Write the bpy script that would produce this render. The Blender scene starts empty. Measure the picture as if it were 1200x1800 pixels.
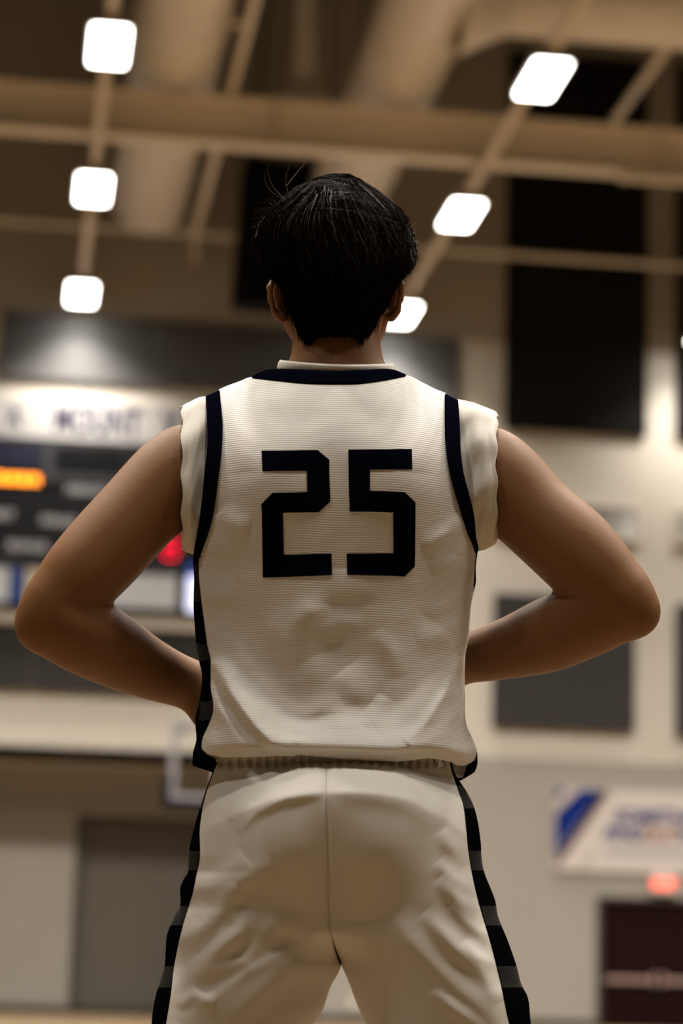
import bpy, bmesh, math, random
import numpy as np
from mathutils import Vector, Matrix

random.seed(4)
rng = np.random.default_rng(4)
S = bpy.context.scene
COL = S.collection
R = math.radians

# ------------------------------------------------------------------ camera, world, exposure, lamps
FPX, CAM_H, CAM_D = 4250.0, 0.62, 3.35           # 85 mm lens on a 24x36 frame, photographer kneeling
PITCH, ROLL, YAW = R(11.0), R(1.6), R(7.45)      # the room is turned YAW against the player and camera

fwd = np.array([0, math.cos(PITCH), math.sin(PITCH)])
r0 = np.array([1.0, 0, 0]); u0 = np.cross(r0, fwd)
rgt = math.cos(ROLL) * r0 + math.sin(ROLL) * u0
upv = -math.sin(ROLL) * r0 + math.cos(ROLL) * u0
CAM = np.array([0, -CAM_D, CAM_H])
RZ = Matrix.Rotation(-YAW, 4, 'Z')

cd = bpy.data.cameras.new('camera')
cd.sensor_fit = 'VERTICAL'; cd.sensor_height = 36.0; cd.sensor_width = 24.0
cd.lens = 85.0; cd.clip_start = 0.05; cd.clip_end = 200
cd.dof.use_dof = True; cd.dof.focus_distance = 3.32; cd.dof.aperture_fstop = 3.2
cam = bpy.data.objects.new('camera', cd); COL.objects.link(cam)
m = Matrix(((rgt[0], upv[0], -fwd[0], CAM[0]), (rgt[1], upv[1], -fwd[1], CAM[1]),
            (rgt[2], upv[2], -fwd[2], CAM[2]), (0, 0, 0, 1)))
cam.matrix_world = RZ @ m
S.camera = cam

w = bpy.data.worlds.new('world'); S.world = w; w.use_nodes = True
w.node_tree.nodes['Background'].inputs[0].default_value = (1, 0.9, 0.78, 1)
w.node_tree.nodes['Background'].inputs[1].default_value = 0.02

S.view_settings.view_transform = 'Standard'; S.view_settings.look = 'None'
S.view_settings.gamma = 1.0; S.view_settings.use_curve_mapping = False
S.view_settings.exposure = 0.0
S.cycles.use_denoising = True

LAMP_W = 440.0
BEHIND_W = 190.0
NEAR_W = 450.0                                    # unseen lamps over the near half, power set to light the player
LAMP_COL = (1.0, 0.94, 0.855)
ROWS = (0.2, 5.46, 10.7)                          # the rows of high-bay lights run along the hall
def add_lamp(x, y, z, parent=None, power=LAMP_W):
    ld = bpy.data.lights.new('high_bay_lamp', 'AREA')
    ld.shape = 'RECTANGLE'; ld.size = 0.42; ld.size_y = 1.18; ld.spread = R(122)
    ld.energy = power; ld.color = LAMP_COL
    o = bpy.data.objects.new('high_bay_lamp', ld); COL.objects.link(o)
    o.location = (x, y, z)
    if parent: o.parent = parent
    return o
for x in (-5.05,) + ROWS + (15.95,):              # the rows go on over the court, outside the picture
    for k in range(8):
        y = 34.8 - 5.4 * k
        if x in ROWS and k < 3: continue          # these three are built as fixtures below
        add_lamp(x, y, 11.4, power=BEHIND_W if y < 0 else NEAR_W if y < 9 else LAMP_W)

# ------------------------------------------------------------------ helpers
def srgb(r, g, b):
    f = lambda c: (c / 255 / 12.92) if c / 255 <= 0.04045 else ((c / 255 + 0.055) / 1.055) ** 2.4
    return (f(r), f(g), f(b))

MATS = {}
def mat(name, col, rough=0.6, metal=0.0, var=0.0, vscale=6.0, bump=0.0, bscale=60.0, emit=None, estr=0.0,
        coat=0.0, spec=0.5, sss=0.0, wave=None, sheen=0.0, sample=True):
    if name in MATS: return MATS[name]
    mt = bpy.data.materials.new(name); mt.use_nodes = True
    nt = mt.node_tree; b = nt.nodes['Principled BSDF']; N = nt.nodes.new; L = nt.links.new
    b.inputs['Base Color'].default_value = (*col, 1)
    b.inputs['Roughness'].default_value = rough; b.inputs['Metallic'].default_value = metal
    b.inputs['Specular IOR Level'].default_value = spec
    b.inputs['Coat Weight'].default_value = coat; b.inputs['Coat Roughness'].default_value = 0.04
    if sheen: b.inputs['Sheen Weight'].default_value = sheen
    if sss:
        b.inputs['Subsurface Weight'].default_value = sss
        b.inputs['Subsurface Radius'].default_value = (1.0, 0.35, 0.18)
        b.inputs['Subsurface Scale'].default_value = 0.008
    tc = N('ShaderNodeTexCoord')
    if var:
        nz = N('ShaderNodeTexNoise'); nz.inputs['Scale'].default_value = vscale; nz.inputs['Detail'].default_value = 4
        L(tc.outputs['Object'], nz.inputs['Vector'])
        mx = N('ShaderNodeMix'); mx.data_type = 'RGBA'
        mx.inputs[6].default_value = (*[c * (1 - var) for c in col], 1)
        mx.inputs[7].default_value = (*[min(1, c * (1 + var)) for c in col], 1)
        L(nz.outputs['Fac'], mx.inputs[0]); L(mx.outputs[2], b.inputs['Base Color'])
    h = None
    if bump:
        nb = N('ShaderNodeTexNoise'); nb.inputs['Scale'].default_value = bscale; nb.inputs['Detail'].default_value = 5
        L(tc.outputs['Object'], nb.inputs['Vector'])
        bp = N('ShaderNodeBump'); bp.inputs['Strength'].default_value = bump; bp.inputs['Distance'].default_value = 0.01
        L(nb.outputs['Fac'], bp.inputs['Height']); h = bp
    if wave:
        wv = N('ShaderNodeTexWave'); wv.bands_direction = 'Z'; wv.inputs['Scale'].default_value = wave[0]
        wv.inputs['Distortion'].default_value = 0.6; wv.inputs['Detail Scale'].default_value = 2.0
        L(tc.outputs['Object'], wv.inputs['Vector'])
        b2 = N('ShaderNodeBump'); b2.inputs['Strength'].default_value = wave[1]; b2.inputs['Distance'].default_value = 0.002
        L(wv.outputs['Fac'], b2.inputs['Height'])
        if h: L(h.outputs['Normal'], b2.inputs['Normal'])
        h = b2
    if h: L(h.outputs['Normal'], b.inputs['Normal'])
    if emit:
        b.inputs['Emission Color'].default_value = (*emit, 1); b.inputs['Emission Strength'].default_value = estr
        if not sample: mt.cycles.emission_sampling = 'NONE'
    MATS[name] = mt
    return mt

def link(name, me, material=None, parent=None, smooth=False):
    if material is not None:
        for mm in (material if isinstance(material, (list, tuple)) else [material]): me.materials.append(mm)
    if smooth and len(me.polygons):
        me.polygons.foreach_set('use_smooth', np.ones(len(me.polygons), dtype=bool))
    o = bpy.data.objects.new(name, me); COL.objects.link(o)
    if parent: o.parent = parent
    return o

def empty(name, loc=(0, 0, 0), rz=0.0):
    o = bpy.data.objects.new(name, None); COL.objects.link(o)
    o.empty_display_size = 0.1
    o.location = loc; o.rotation_euler = (0, 0, rz)
    return o

def tag(o, label=None, cat=None, group=None, kind=None):
    if label: o['label'] = label
    if cat: o['category'] = cat
    if group: o['group'] = group
    if kind: o['kind'] = kind
    return o

class MB:
    """collects shapes into one mesh"""
    def __init__(s): s.v = []; s.f = []; s.m = []
    def add(s, v, f, mi=0):
        n = len(s.v); s.v += [tuple(p) for p in v]; s.f += [tuple(i + n for i in q) for q in f]; s.m += [mi] * len(f)
        return s
    def box(s, x0, x1, y0, y1, z0, z1, mi=0):
        v = [(x, y, z) for z in (z0, z1) for y in (y0, y1) for x in (x0, x1)]
        return s.add(v, [(0, 2, 3, 1), (4, 5, 7, 6), (0, 1, 5, 4), (2, 6, 7, 3), (0, 4, 6, 2), (1, 3, 7, 5)], mi)
    def rbox(s, x0, x1, y0, y1, z0, z1, r, seg=5, axis='y', mi=0):
        """box with rounded corners seen along one axis"""
        if axis == 'y': a0, a1, b0, b1, c0, c1 = x0, x1, z0, z1, y0, y1
        else: a0, a1, b0, b1, c0, c1 = x0, x1, y0, y1, z0, z1
        out = []
        for (ca, cb, st) in ((a1 - r, b1 - r, 0), (a0 + r, b1 - r, 90), (a0 + r, b0 + r, 180), (a1 - r, b0 + r, 270)):
            for k in range(seg + 1):
                t = R(st + 90 * k / seg); out.append((ca + r * math.cos(t), cb + r * math.sin(t)))
        n = len(out)
        mk = (lambda a, b, c: (a, c, b)) if axis == 'y' else (lambda a, b, c: (a, b, c))
        v = [mk(a, b, c0) for a, b in out] + [mk(a, b, c1) for a, b in out]
        f = [tuple(range(n)), tuple(range(2 * n - 1, n - 1, -1))] + [(i, (i + 1) % n, n + (i + 1) % n, n + i) for i in range(n)]
        return s.add(v, f, mi)
    def tube(s, p, q, r0, r1=None, seg=16, caps=True, mi=0):
        r1 = r0 if r1 is None else r1
        p = Vector(p); q = Vector(q); d = (q - p).normalized()
        a = d.orthogonal().normalized(); b = d.cross(a)
        v = []
        for c, rr in ((p, r0), (q, r1)):
            for k in range(seg):
                t = 2 * math.pi * k / seg; v.append(c + rr * (math.cos(t) * a + math.sin(t) * b))
        f = [(k, (k + 1) % seg, seg + (k + 1) % seg, seg + k) for k in range(seg)]
        if caps: f += [tuple(range(seg - 1, -1, -1)), tuple(range(seg, 2 * seg))]
        return s.add(v, f, mi)
    def lathe(s, prof, c=(0, 0, 0), axis='z', seg=24, mi=0):
        v = []
        for r, h in prof:
            for k in range(seg):
                t = 2 * math.pi * k / seg
                x, y = r * math.cos(t), r * math.sin(t)
                v.append((c[0] + x, c[1] + y, c[2] + h) if axis == 'z' else (c[0] + x, c[1] + h, c[2] + y))
        f = []
        for i in range(len(prof) - 1):
            for k in range(seg):
                f.append((i * seg + k, i * seg + (k + 1) % seg, (i + 1) * seg + (k + 1) % seg, (i + 1) * seg + k))
        n = (len(prof) - 1) * seg
        f += [tuple(range(seg - 1, -1, -1)), tuple(range(n, n + seg))]
        return s.add(v, f, mi)
    def build(s, name, material, parent=None, smooth=False, bevel=0.0):
        me = bpy.data.meshes.new(name); me.from_pydata(s.v, [], s.f)
        bm = bmesh.new(); bm.from_mesh(me); bmesh.ops.recalc_face_normals(bm, faces=bm.faces); bm.to_mesh(me); bm.free()
        o = link(name, me, material, parent, smooth)
        if any(s.m): me.polygons.foreach_set('material_index', s.m)
        if smooth:
            md = o.modifiers.new('edges', 'EDGE_SPLIT'); md.split_angle = R(40)
        if bevel:
            md = o.modifiers.new('bevel', 'BEVEL'); md.width = bevel; md.segments = 2
        return o

def text(name, body, size, material, loc, parent=None, rot=(math.pi / 2, 0, 0), extrude=0.004, offset=0.0, shear=0.0, align='CENTER'):
    c = bpy.data.curves.new(name, 'FONT'); c.body = body; c.size = size; c.extrude = extrude; c.offset = offset; c.shear = shear
    c.align_x = align; c.align_y = 'CENTER'; c.resolution_u = 4
    c.materials.append(material)
    o = bpy.data.objects.new(name, c); COL.objects.link(o); o.location = loc; o.rotation_euler = rot
    me = bpy.data.meshes.new_from_object(o)           # letters as one plain mesh
    bpy.data.objects.remove(o); bpy.data.curves.remove(c)
    o = bpy.data.objects.new(name, me); COL.objects.link(o); o.location = loc; o.rotation_euler = rot
    if parent: o.parent = parent
    return o

# ------------------------------------------------------------------ materials
M_cream = mat('cream_wall_paint', (0.62, 0.565, 0.49), 0.55, var=0.04, vscale=1.5, bump=0.05, bscale=40)
M_grey = mat('grey_wall_paint', (0.33, 0.30, 0.26), 0.6, var=0.05, vscale=1.2, bump=0.06, bscale=40)
M_deck = mat('brown_roof_deck', (0.026, 0.019, 0.013), 0.8, var=0.1)
M_steel = mat('cream_painted_steel', (0.80, 0.69, 0.55), 0.5, var=0.05)
M_duct = mat('galvanised_duct', (0.86, 0.77, 0.67), 0.5, metal=0.05, var=0.06, vscale=2)
M_acoustic = mat('charcoal_acoustic_fabric', (0.045, 0.041, 0.040), 0.85, bump=0.1, bscale=300, var=0.08, spec=0.1)
M_acoustic2 = mat('black_acoustic_fabric', (0.014, 0.0125, 0.012), 0.85, bump=0.1, bscale=300, var=0.08, spec=0.05)
M_black = mat('black_plastic', (0.004, 0.004, 0.005), 0.6, spec=0.1)
M_blackmetal = mat('black_metal', (0.004, 0.004, 0.005), 0.6, spec=0.05)
M_housing = mat('light_housing_grey', (0.30, 0.28, 0.25), 0.4, metal=0.4)
M_glow = mat('lit_diffuser', (1, 1, 1), 0.5, emit=(1.0, 0.97, 0.88), estr=16.0)
M_white_gloss = mat('white_gloss_board', (0.40, 0.385, 0.375), 0.5, coat=0.09)
M_navy_print = mat('navy_print', (0.008, 0.006, 0.045), 0.6, spec=0.1)
M_print_grey = mat('pale_caption_print', (0.45, 0.44, 0.46), 0.5)
M_slat = mat('shutter_grey', (0.17, 0.15, 0.125), 0.5, metal=0.2)
M_frame = mat('dark_bronze_frame', (0.045, 0.036, 0.03), 0.45)
M_doorleaf = mat('dark_maroon_door', (0.012, 0.0022, 0.002), 0.6, spec=0.1)
M_bar = mat('brushed_brass_bar', (0.40, 0.27, 0.23), 0.4, metal=0.3)
M_unseen_wall = mat('dark_unseen_wall', (0.10, 0.085, 0.07), 0.7, var=0.2, vscale=2)  # unseen side and rear walls, darkened to cut the bounce light
M_base = mat('black_rubber_base', (0.008, 0.007, 0.006), 0.5)

# ------------------------------------------------------------------ the hall
XL, XR, YF, YB, ZC = -10.0, 22.0, -12.0, 36.0, 18.0
YP = YB - 0.025                                      # back of what hangs on the wall, on thin battens

def wood_floor():
    mt = bpy.data.materials.new('maple_court_floor'); mt.use_nodes = True
    nt = mt.node_tree; b = nt.nodes['Principled BSDF']; N = nt.nodes.new; L = nt.links.new
    tc = N('ShaderNodeTexCoord'); mp = N('ShaderNodeMapping'); mp.inputs['Rotation'].default_value = (0, 0, R(90))
    br = N('ShaderNodeTexBrick'); br.inputs['Scale'].default_value = 1.0
    br.inputs['Brick Width'].default_value = 0.9; br.inputs['Row Height'].default_value = 0.057; br.inputs['Mortar Size'].default_value = 0.0008
    br.inputs['Color1'].default_value = (0.13, 0.090, 0.045, 1); br.inputs['Color2'].default_value = (0.105, 0.068, 0.033, 1)
    br.inputs['Mortar'].default_value = (0.12, 0.06, 0.03, 1)
    L(tc.outputs['Object'], mp.inputs['Vector']); L(mp.outputs['Vector'], br.inputs['Vector'])
    L(br.outputs['Color'], b.inputs['Base Color'])
    b.inputs['Roughness'].default_value = 0.5; b.inputs['Specular IOR Level'].default_value = 0.3
    return mt
f = MB().box(XL - 0.3, XR + 0.3, YF - 0.3, 37.6, -0.2, 0.0).build('floor', wood_floor()); tag(f, kind='structure')
c = MB().box(XL - 0.3, XR + 0.3, YF - 0.3, 37.6, ZC, ZC + 0.3).build('ceiling', M_deck); tag(c, kind='structure')

AX, AZ = 3.3, 4.02                                   # the alcove under the bulkhead on the left
wb = MB()
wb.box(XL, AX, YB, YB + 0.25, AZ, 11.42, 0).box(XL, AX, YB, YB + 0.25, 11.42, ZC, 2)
wb.box(XL, AX, YB, 37.2, AZ, AZ + 0.2, 0)
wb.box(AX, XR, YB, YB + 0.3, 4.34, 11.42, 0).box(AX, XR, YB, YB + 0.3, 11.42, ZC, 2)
wb.box(AX, 9.12, YB, YB + 0.3, 0, 4.34, 1)
wb.box(9.12, 11.2, YB, YB + 0.3, 2.13, 4.34, 1)
wb.box(11.2, XR, YB, YB + 0.3, 0, 4.34, 1)
o = wb.build('wall_back', [M_cream, M_grey, mat('upper_wall_falloff', (0.40, 0.345, 0.28), 0.6, var=0.04, vscale=1.5)]); tag(o, kind='structure')  # light falloff above the lamps is put into the darker upper wall colour
al = MB()
al.box(XL, 0.66, 37.2, 37.5, 0, AZ + 0.2); al.box(3.14, AX + 0.3, 37.2, 37.5, 0, AZ + 0.2)
al.box(0.66, 3.14, 37.2, 37.5, 3.12, AZ + 0.2); al.box(AX, AX + 0.3, YB + 0.3, 37.2, 0, AZ + 0.2)
o = al.build('wall_alcove', M_grey); tag(o, kind='structure')
for n, a in (('wall_left', (XL - 0.3, XL, YF, 37.5)), ('wall_right', (XR, XR + 0.3, YF, 37.5)), ('wall_front', (XL, XR, YF - 0.3, YF))):
    o = MB().box(*a, 0, 4.34, 1).box(*a, 4.34, ZC, 0).build(n, [M_unseen_wall, M_unseen_wall]); tag(o, kind='structure')
o = MB().box(XL, 0.58, 37.17, 37.2, 0, 0.11).build('baseboard_alcove', M_base); tag(o, kind='structure')
o = MB().box(AX, 9.12, YB - 0.03, YB, 0, 0.11).build('baseboard_back', M_base); tag(o, kind='structure')

# roll-up shutter in the alcove
t = empty('door_1', (1.9, 37.2, 0)); tag(t, kind='structure')
fr = MB().box(-1.30, -1.22, -0.04, 0.02, 0, 3.20).box(1.22, 1.30, -0.04, 0.02, 0, 3.20).box(-1.22, 1.22, -0.04, 0.02, 3.12, 3.20)
fr.build('door_frame', M_frame, t, bevel=0.006)
sl = MB().add([(-1.22, 0.14, 0), (1.22, 0.14, 0), (1.22, 0.10, 0.02), (-1.22, 0.10, 0.02), (1.22, 0.10, 0.075), (-1.22, 0.10, 0.075),
               (1.22, 0.14, 0.095), (-1.22, 0.14, 0.095)], [(0, 1, 2, 3), (3, 2, 4, 5), (5, 4, 6, 7), (7, 6, 1, 0)])
s0 = sl.build('slat', M_slat, t)
s0.location = (0, 0.05, 0.12)
for k in range(1, 31):
    s = s0.copy(); COL.objects.link(s); s.location = (0, 0.05, 0.12 + 0.097 * k)
MB().box(-1.22, 1.22, 0.13, 0.2, 0.0, 0.12).build('bottom_bar', M_frame, t)
MB().box(-1.30, 1.30, 0.21, 0.26, 0, 3.15).build('backing', M_slat, t)

# double doors on the right
t = empty('door_2', (10.16, YB, 0)); tag(t, kind='structure')
MB().box(-1.04, -0.96, -0.04, 0.12, 0, 2.13).box(0.96, 1.04, -0.04, 0.12, 0, 2.13).box(-0.96, 0.96, -0.04, 0.12, 2.06, 2.13).build('door_frame', M_frame, t, bevel=0.006)
for sx in (-1, 1):
    lf = MB().box(min(0.01 * sx, 0.95 * sx), max(0.01 * sx, 0.95 * sx), 0.03, 0.08, 0.01, 2.05).build('door_leaf', M_doorleaf, t, bevel=0.005)
    a, b = sorted((0.10 * sx, 0.90 * sx))
    MB().box(a, b, -0.05, 0.0, 0.74, 0.82).box(a, a + 0.05, 0, 0.03, 0.74, 0.82).box(b - 0.05, b, 0, 0.03, 0.74, 0.82).build('panic_bar', M_bar, lf, bevel=0.01)
    MB().box(*sorted((0.05 * sx, 0.11 * sx)), -0.06, 0.03, 0.70, 0.90).build('latch_case', M_bar, lf, bevel=0.01)

# acoustic panels on the back wall
def board(name, label, cat, x0, x1, z0, z1, n=1, material=None, group=None, depth=0.09):
    t = empty(name, ((x0 + x1) / 2, YP, z0)); tag(t, label, cat, group)
    wd = (x1 - x0) / n
    for k in range(n):
        a = x0 + wd * k - (x0 + x1) / 2
        MB().box(a + 0.008, a + wd - 0.008, -depth, 0, 0, z1 - z0).build('fabric_panel', material or M_acoustic, t, bevel=0.02)
    return t
board('acoustic_panel', 'long dark grey acoustic panel high on the wall above the scoreboard banner', 'panel', -1.07, 6.65, 10.27, 11.40, 3, mat('charcoal_vinyl_panel', (0.05, 0.048, 0.048), 0.5, spec=0.9))
board('acoustic_panel', 'tall black acoustic panel high on the right wall behind the square lights', 'panel', 7.43, 9.92, 9.90, 16.65, 2, M_acoustic2)
board('acoustic_panel', 'tall black acoustic panel cut off by the right edge of the picture', 'panel', 10.43, 12.92, 9.92, 16.65, 2, M_acoustic2)
board('acoustic_panel', 'square charcoal acoustic panel behind the right forearm above the grey wall', 'panel', 7.30, 9.73, 4.84, 7.08)
board('acoustic_panel', 'charcoal acoustic panel at the right picture edge above the banner', 'panel', 10.43, 12.86, 4.80, 7.04)
board('acoustic_panel', 'low wide charcoal acoustic panel under the scoreboard ledge', 'panel', -2.6, 4.4, 5.12, 6.16, 3)
M_vent = mat('olive_grey_panel', (0.20, 0.18, 0.15), 0.4, metal=0.2)
M_ventframe = mat('pale_vent_frame', (0.70, 0.63, 0.54), 0.5)
for x0, x1, lab in ((7.32, 9.76, 'shallow grey vent panel in a pale frame behind the right upper arm'),
                    (10.46, 12.9, 'shallow grey vent panel at the right picture edge')):
    t = empty('wall_vent', ((x0 + x1) / 2, YP, 8.14)); tag(t, lab, 'vent')
    h = (x1 - x0) / 2
    MB().box(-h - 0.06, h + 0.06, -0.05, 0, -0.06, 0.0).box(-h - 0.06, h + 0.06, -0.05, 0, 0.49, 0.55).box(-h - 0.06, -h, -0.05, 0, 0, 0.49).box(h, h + 0.06, -0.05, 0, 0, 0.49).build('frame', M_ventframe, t)
    MB().box(-h, h, -0.008, 0, 0, 0.49).build('backing', M_vent, t)
    b0 = MB().add([(-h, -0.04, 0), (h, -0.04, 0), (h, -0.012, 0.045), (-h, -0.012, 0.045), (-h, -0.035, 0), (h, -0.035, 0), (h, -0.008, 0.047), (-h, -0.008, 0.047)],
                  [(0, 1, 2, 3), (4, 7, 6, 5), (0, 4, 5, 1), (3, 2, 6, 7), (0, 3, 7, 4), (1, 5, 6, 2)]).build('blade', M_vent, t)
    for k in range(1, 10):
        b1 = b0.copy(); COL.objects.link(b1); b1.location = (0, 0, 0.049 * k)

# ledge under the scoreboard
t = MB().box(-4.0, 4.6, YB - 0.22, YB, 6.18, 6.42).build('trim_1', M_cream, bevel=0.02); tag(t, kind='structure')

# name banner over the scoreboard
t = empty('name_banner', (-0.3, YP, 9.27)); tag(t, 'long white glossy banner with navy capital letters above the scoreboard', 'sign')
MB().box(-2.8, 3.6, -0.10, 0, 0, 0.68).build('board', M_white_gloss, t, bevel=0.01)
tx = text('lettering', 'MOUNT', 0.66, M_navy_print, (0.88, -0.106, 0.33), t, offset=0.014, extrude=0.004)
tx.scale.x = 1.42 / tx.dimensions.x
tx = text('lettering', 'V', 0.66, M_navy_print, (2.08, -0.106, 0.33), t, offset=0.014, extrude=0.004); tx.scale.x = 0.6
em = MB()
em.add([(-0.60, -0.106, 0.16), (-0.54, -0.106, 0.16), (-0.48, -0.106, 0.36), (-0.42, -0.106, 0.16), (-0.36, -0.106, 0.16), (-0.45, -0.106, 0.52), (-0.51, -0.106, 0.52),
        (-0.60, -0.1, 0.16), (-0.54, -0.1, 0.16), (-0.48, -0.1, 0.36), (-0.42, -0.1, 0.16), (-0.36, -0.1, 0.16), (-0.45, -0.1, 0.52), (-0.51, -0.1, 0.52)],
       [(0, 1, 2, 6), (2, 3, 4, 5), (2, 5, 6), (7, 8, 9, 13), (9, 10, 11, 12), (9, 12, 13)])
em.build('emblem', M_navy_print, t)

# scoreboard
M_case = mat('scoreboard_case', (0.010, 0.010, 0.012), 0.5, spec=0.15)
M_case2 = mat('scoreboard_grey_trim', (0.04, 0.04, 0.045), 0.5, spec=0.2)
M_navyblock = mat('scoreboard_navy_block', (0.008, 0.009, 0.028), 0.4)
M_led = mat('amber_led', (0.3, 0.1, 0.0), 0.4, emit=(1.0, 0.27, 0.015), estr=9.5, sample=False)
M_redled = mat('red_led', (0.2, 0, 0), 0.4, emit=(1.0, 0.01, 0.04), estr=2.6, sample=False)
M_adwhite = mat('pale_ad_panel', (0.42, 0.42, 0.43), 0.4)
M_adblue = mat('ad_panel_blue', (0.006, 0.03, 0.16), 0.4)
M_adcream = mat('ad_panel_cream', (0.45, 0.38, 0.26), 0.4)
M_screen = mat('lit_screen_white', (0.5, 0.5, 0.6), 0.4, emit=(0.72, 0.72, 1.0), estr=1.3)
M_screenblue = mat('lit_screen_blue', (0.02, 0.06, 0.4), 0.4, emit=(0.02, 0.12, 0.75), estr=0.9)
t = empty('scoreboard', (0, YP, 6.40)); tag(t, 'large black electronic scoreboard with an amber light row beside the left arm', 'scoreboard')
MB().box(-3.4, 3.6, -0.30, 0, 0, 2.78).build('cabinet', M_case, t, bevel=0.02)
MB().box(-3.2, -0.30, -0.315, -0.3, 2.32, 2.72).build('display_block', M_navyblock, t)
MB().box(-0.06, 0.98, -0.315, -0.3, 2.30, 2.68).build('display_block', M_black, t)
MB().box(-0.28, -0.10, -0.33, -0.3, 2.1, 2.75).box(-0.1, 1.2, -0.33, -0.3, 2.12, 2.27).build('divider', M_case2, t)
MB().box(-3.3, 3.5, -0.33, -0.3, 0.70, 0.80).build('divider', M_case2, t)
ld = MB()
for k in range(84):
    if k % 6 == 5: continue
    for j in range(5):
        x, z = -0.34 - 0.03 * k, 2.07 + 0.03 * j
        ld.box(x - 0.009, x + 0.009, -0.32, -0.3, z - 0.009, z + 0.009)
tag(ld.build('led_dots', M_led, t), 'amber lit row of dots', kind='stuff')
text('caption', 'PERIOD', 0.19, M_print_grey, (0.45, -0.305, 2.0), t, extrude=0.003, offset=0.006)
text('caption', 'FOULS', 0.19, M_print_grey, (0.02, -0.305, 1.46), t, extrude=0.003, offset=0.006)
text('caption', 'GUEST', 0.19, M_print_grey, (-0.98, -0.305, 1.52), t, extrude=0.003, offset=0.006)
text('caption', 'BONUS', 0.19, M_print_grey, (-0.46, -0.305, 1.02), t, extrude=0.003, offset=0.006)
# seven-segment red digit
sg = MB(); cx, cz, hw, hh, th = 1.86, 1.12, 0.085, 0.15, 0.035
for (x0, x1, z0, z1) in ((-hw, hw, hh, hh + th), (-hw, hw, -hh - th, -hh), (-hw, hw, -th / 2, th / 2), (-hw - th, -hw, 0.02, hh), (hw, hw + th, 0.02, hh), (-hw - th, -hw, -hh, -0.02), (hw, hw + th, -hh, -0.02)):
    sg.box(cx + x0, cx + x1, -0.312, -0.3, cz + z0, cz + z1)
sg.build('score_digit', M_redled, t)
MB().box(0.66, 2.0, -0.318, -0.3, 0.10, 0.66).build('advert_panel', M_adwhite, t)
MB().box(-3.2, -0.72, -0.318, -0.3, 0.10, 0.66, 0).box(-0.72, -0.46, -0.318, -0.3, 0.10, 0.66, 1).box(-0.46, 0.56, -0.318, -0.3, 0.10, 0.66, 2).build('advert_panel', [M_adwhite, M_adblue, M_adcream], t)
MB().box(2.16, 3.4, -0.318, -0.3, 0.08, 0.66, 0).box(2.16, 3.4, -0.318, -0.3, 0.66, 0.84, 1).build('lit_screen', [M_screen, M_screenblue], t)

# banner and exit sign on the right
M_ban = mat('banner_white', (0.60, 0.53, 0.49), 0.45)
M_banblue = mat('banner_blue', (0.002, 0.020, 0.17), 0.5, spec=0.15)
M_bandark = mat('banner_dark', (0.006, 0.006, 0.02), 0.4)
M_banrust = mat('banner_rust', (0.28, 0.10, 0.06), 0.5)
M_banbluegrey = mat('banner_pale_blue', (0.30, 0.31, 0.36), 0.5)
M_bantan = mat('banner_tan', (0.42, 0.34, 0.27), 0.5)
t = empty('wall_banner', (10.0, YP, 2.52)); tag(t, 'white banner with blue corner stripe and slanted blue and rust lettering over the doors', 'banner')
MB().box(-1.62, 1.62, -0.03, 0, 0, 1.36).build('sheet', M_ban, t)
def para(x0, x1, z0, x2, x3, z1, y, name, mt):
    return MB().add([(x0, y, z0), (x1, y, z0), (x3, y, z1), (x2, y, z1), (x0, -0.03, z0), (x1, -0.03, z0), (x3, -0.03, z1), (x2, -0.03, z1)],
                    [(0, 1, 2, 3), (4, 7, 6, 5), (0, 4, 5, 1), (2, 6, 7, 3), (0, 3, 7, 4), (1, 5, 6, 2)]).build(name, mt, t)
MB().add([(-1.60, -0.036, 0.22), (-1.60, -0.036, 0.92), (-1.18, -0.036, 1.34), (-0.86, -0.036, 1.34), (-1.6, -0.03, 0.22), (-1.6, -0.03, 0.92), (-1.18, -0.03, 1.34), (-0.86, -0.03, 1.34)],
         [(0, 1, 2, 3), (4, 7, 6, 5), (0, 4, 5, 1), (1, 5, 6, 2), (2, 6, 7, 3), (3, 7, 4, 0)]).build('stripe', M_banblue, t)
para(-1.60, -1.52, 0.16, -0.86, -0.72, 1.34, -0.037, 'stripe', M_bandark)
para(-1.60, -1.57, 0.04, -0.68, -0.65, 1.34, -0.037, 'stripe', M_banrust)
para(-1.60, -1.58, 0.96, -1.30, -1.27, 1.34, -0.037, 'stripe', M_banrust)
para(-1.20, -1.16, 0.02, -0.98, -0.92, 0.32, -0.037, 'stripe', M_bantan)
MB().add([(-1.6, -0.037, 1.12), (-1.6, -0.037, 1.34), (-1.42, -0.037, 1.34), (-1.6, -0.03, 1.12), (-1.6, -0.03, 1.34), (-1.42, -0.03, 1.34)], [(0, 1, 2), (3, 5, 4), (0, 3, 4, 1), (1, 4, 5, 2), (2, 5, 3, 0)]).build('stripe', M_banblue, t)
text('lettering', 'SOMETHING', 0.30, M_banblue, (-0.62, -0.036, 0.92), t, shear=0.25, offset=0.008, align='LEFT')
text('lettering', 'FIND', 0.30, M_banblue, (-0.80, -0.036, 0.63), t, shear=0.25, offset=0.008, align='LEFT')
text('lettering', 'OUT', 0.30, M_banrust, (-0.16, -0.036, 0.63), t, shear=0.25, offset=0.008, align='LEFT')
text('lettering', 'WHY', 0.30, M_banblue, (0.46, -0.036, 0.63), t, shear=0.25, offset=0.008, align='LEFT')
fp = MB()
for k in range(52):
    if k % 7 == 6: continue
    x = -0.74 + k * 0.04; h = 0.09 + 0.03 * ((k * 7) % 3)
    fp.box(x, x + 0.02, -0.036, -0.03, 0.30, 0.30 + h)
tag(fp.build('fine_print', M_banbluegrey, t), kind='stuff')

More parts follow.
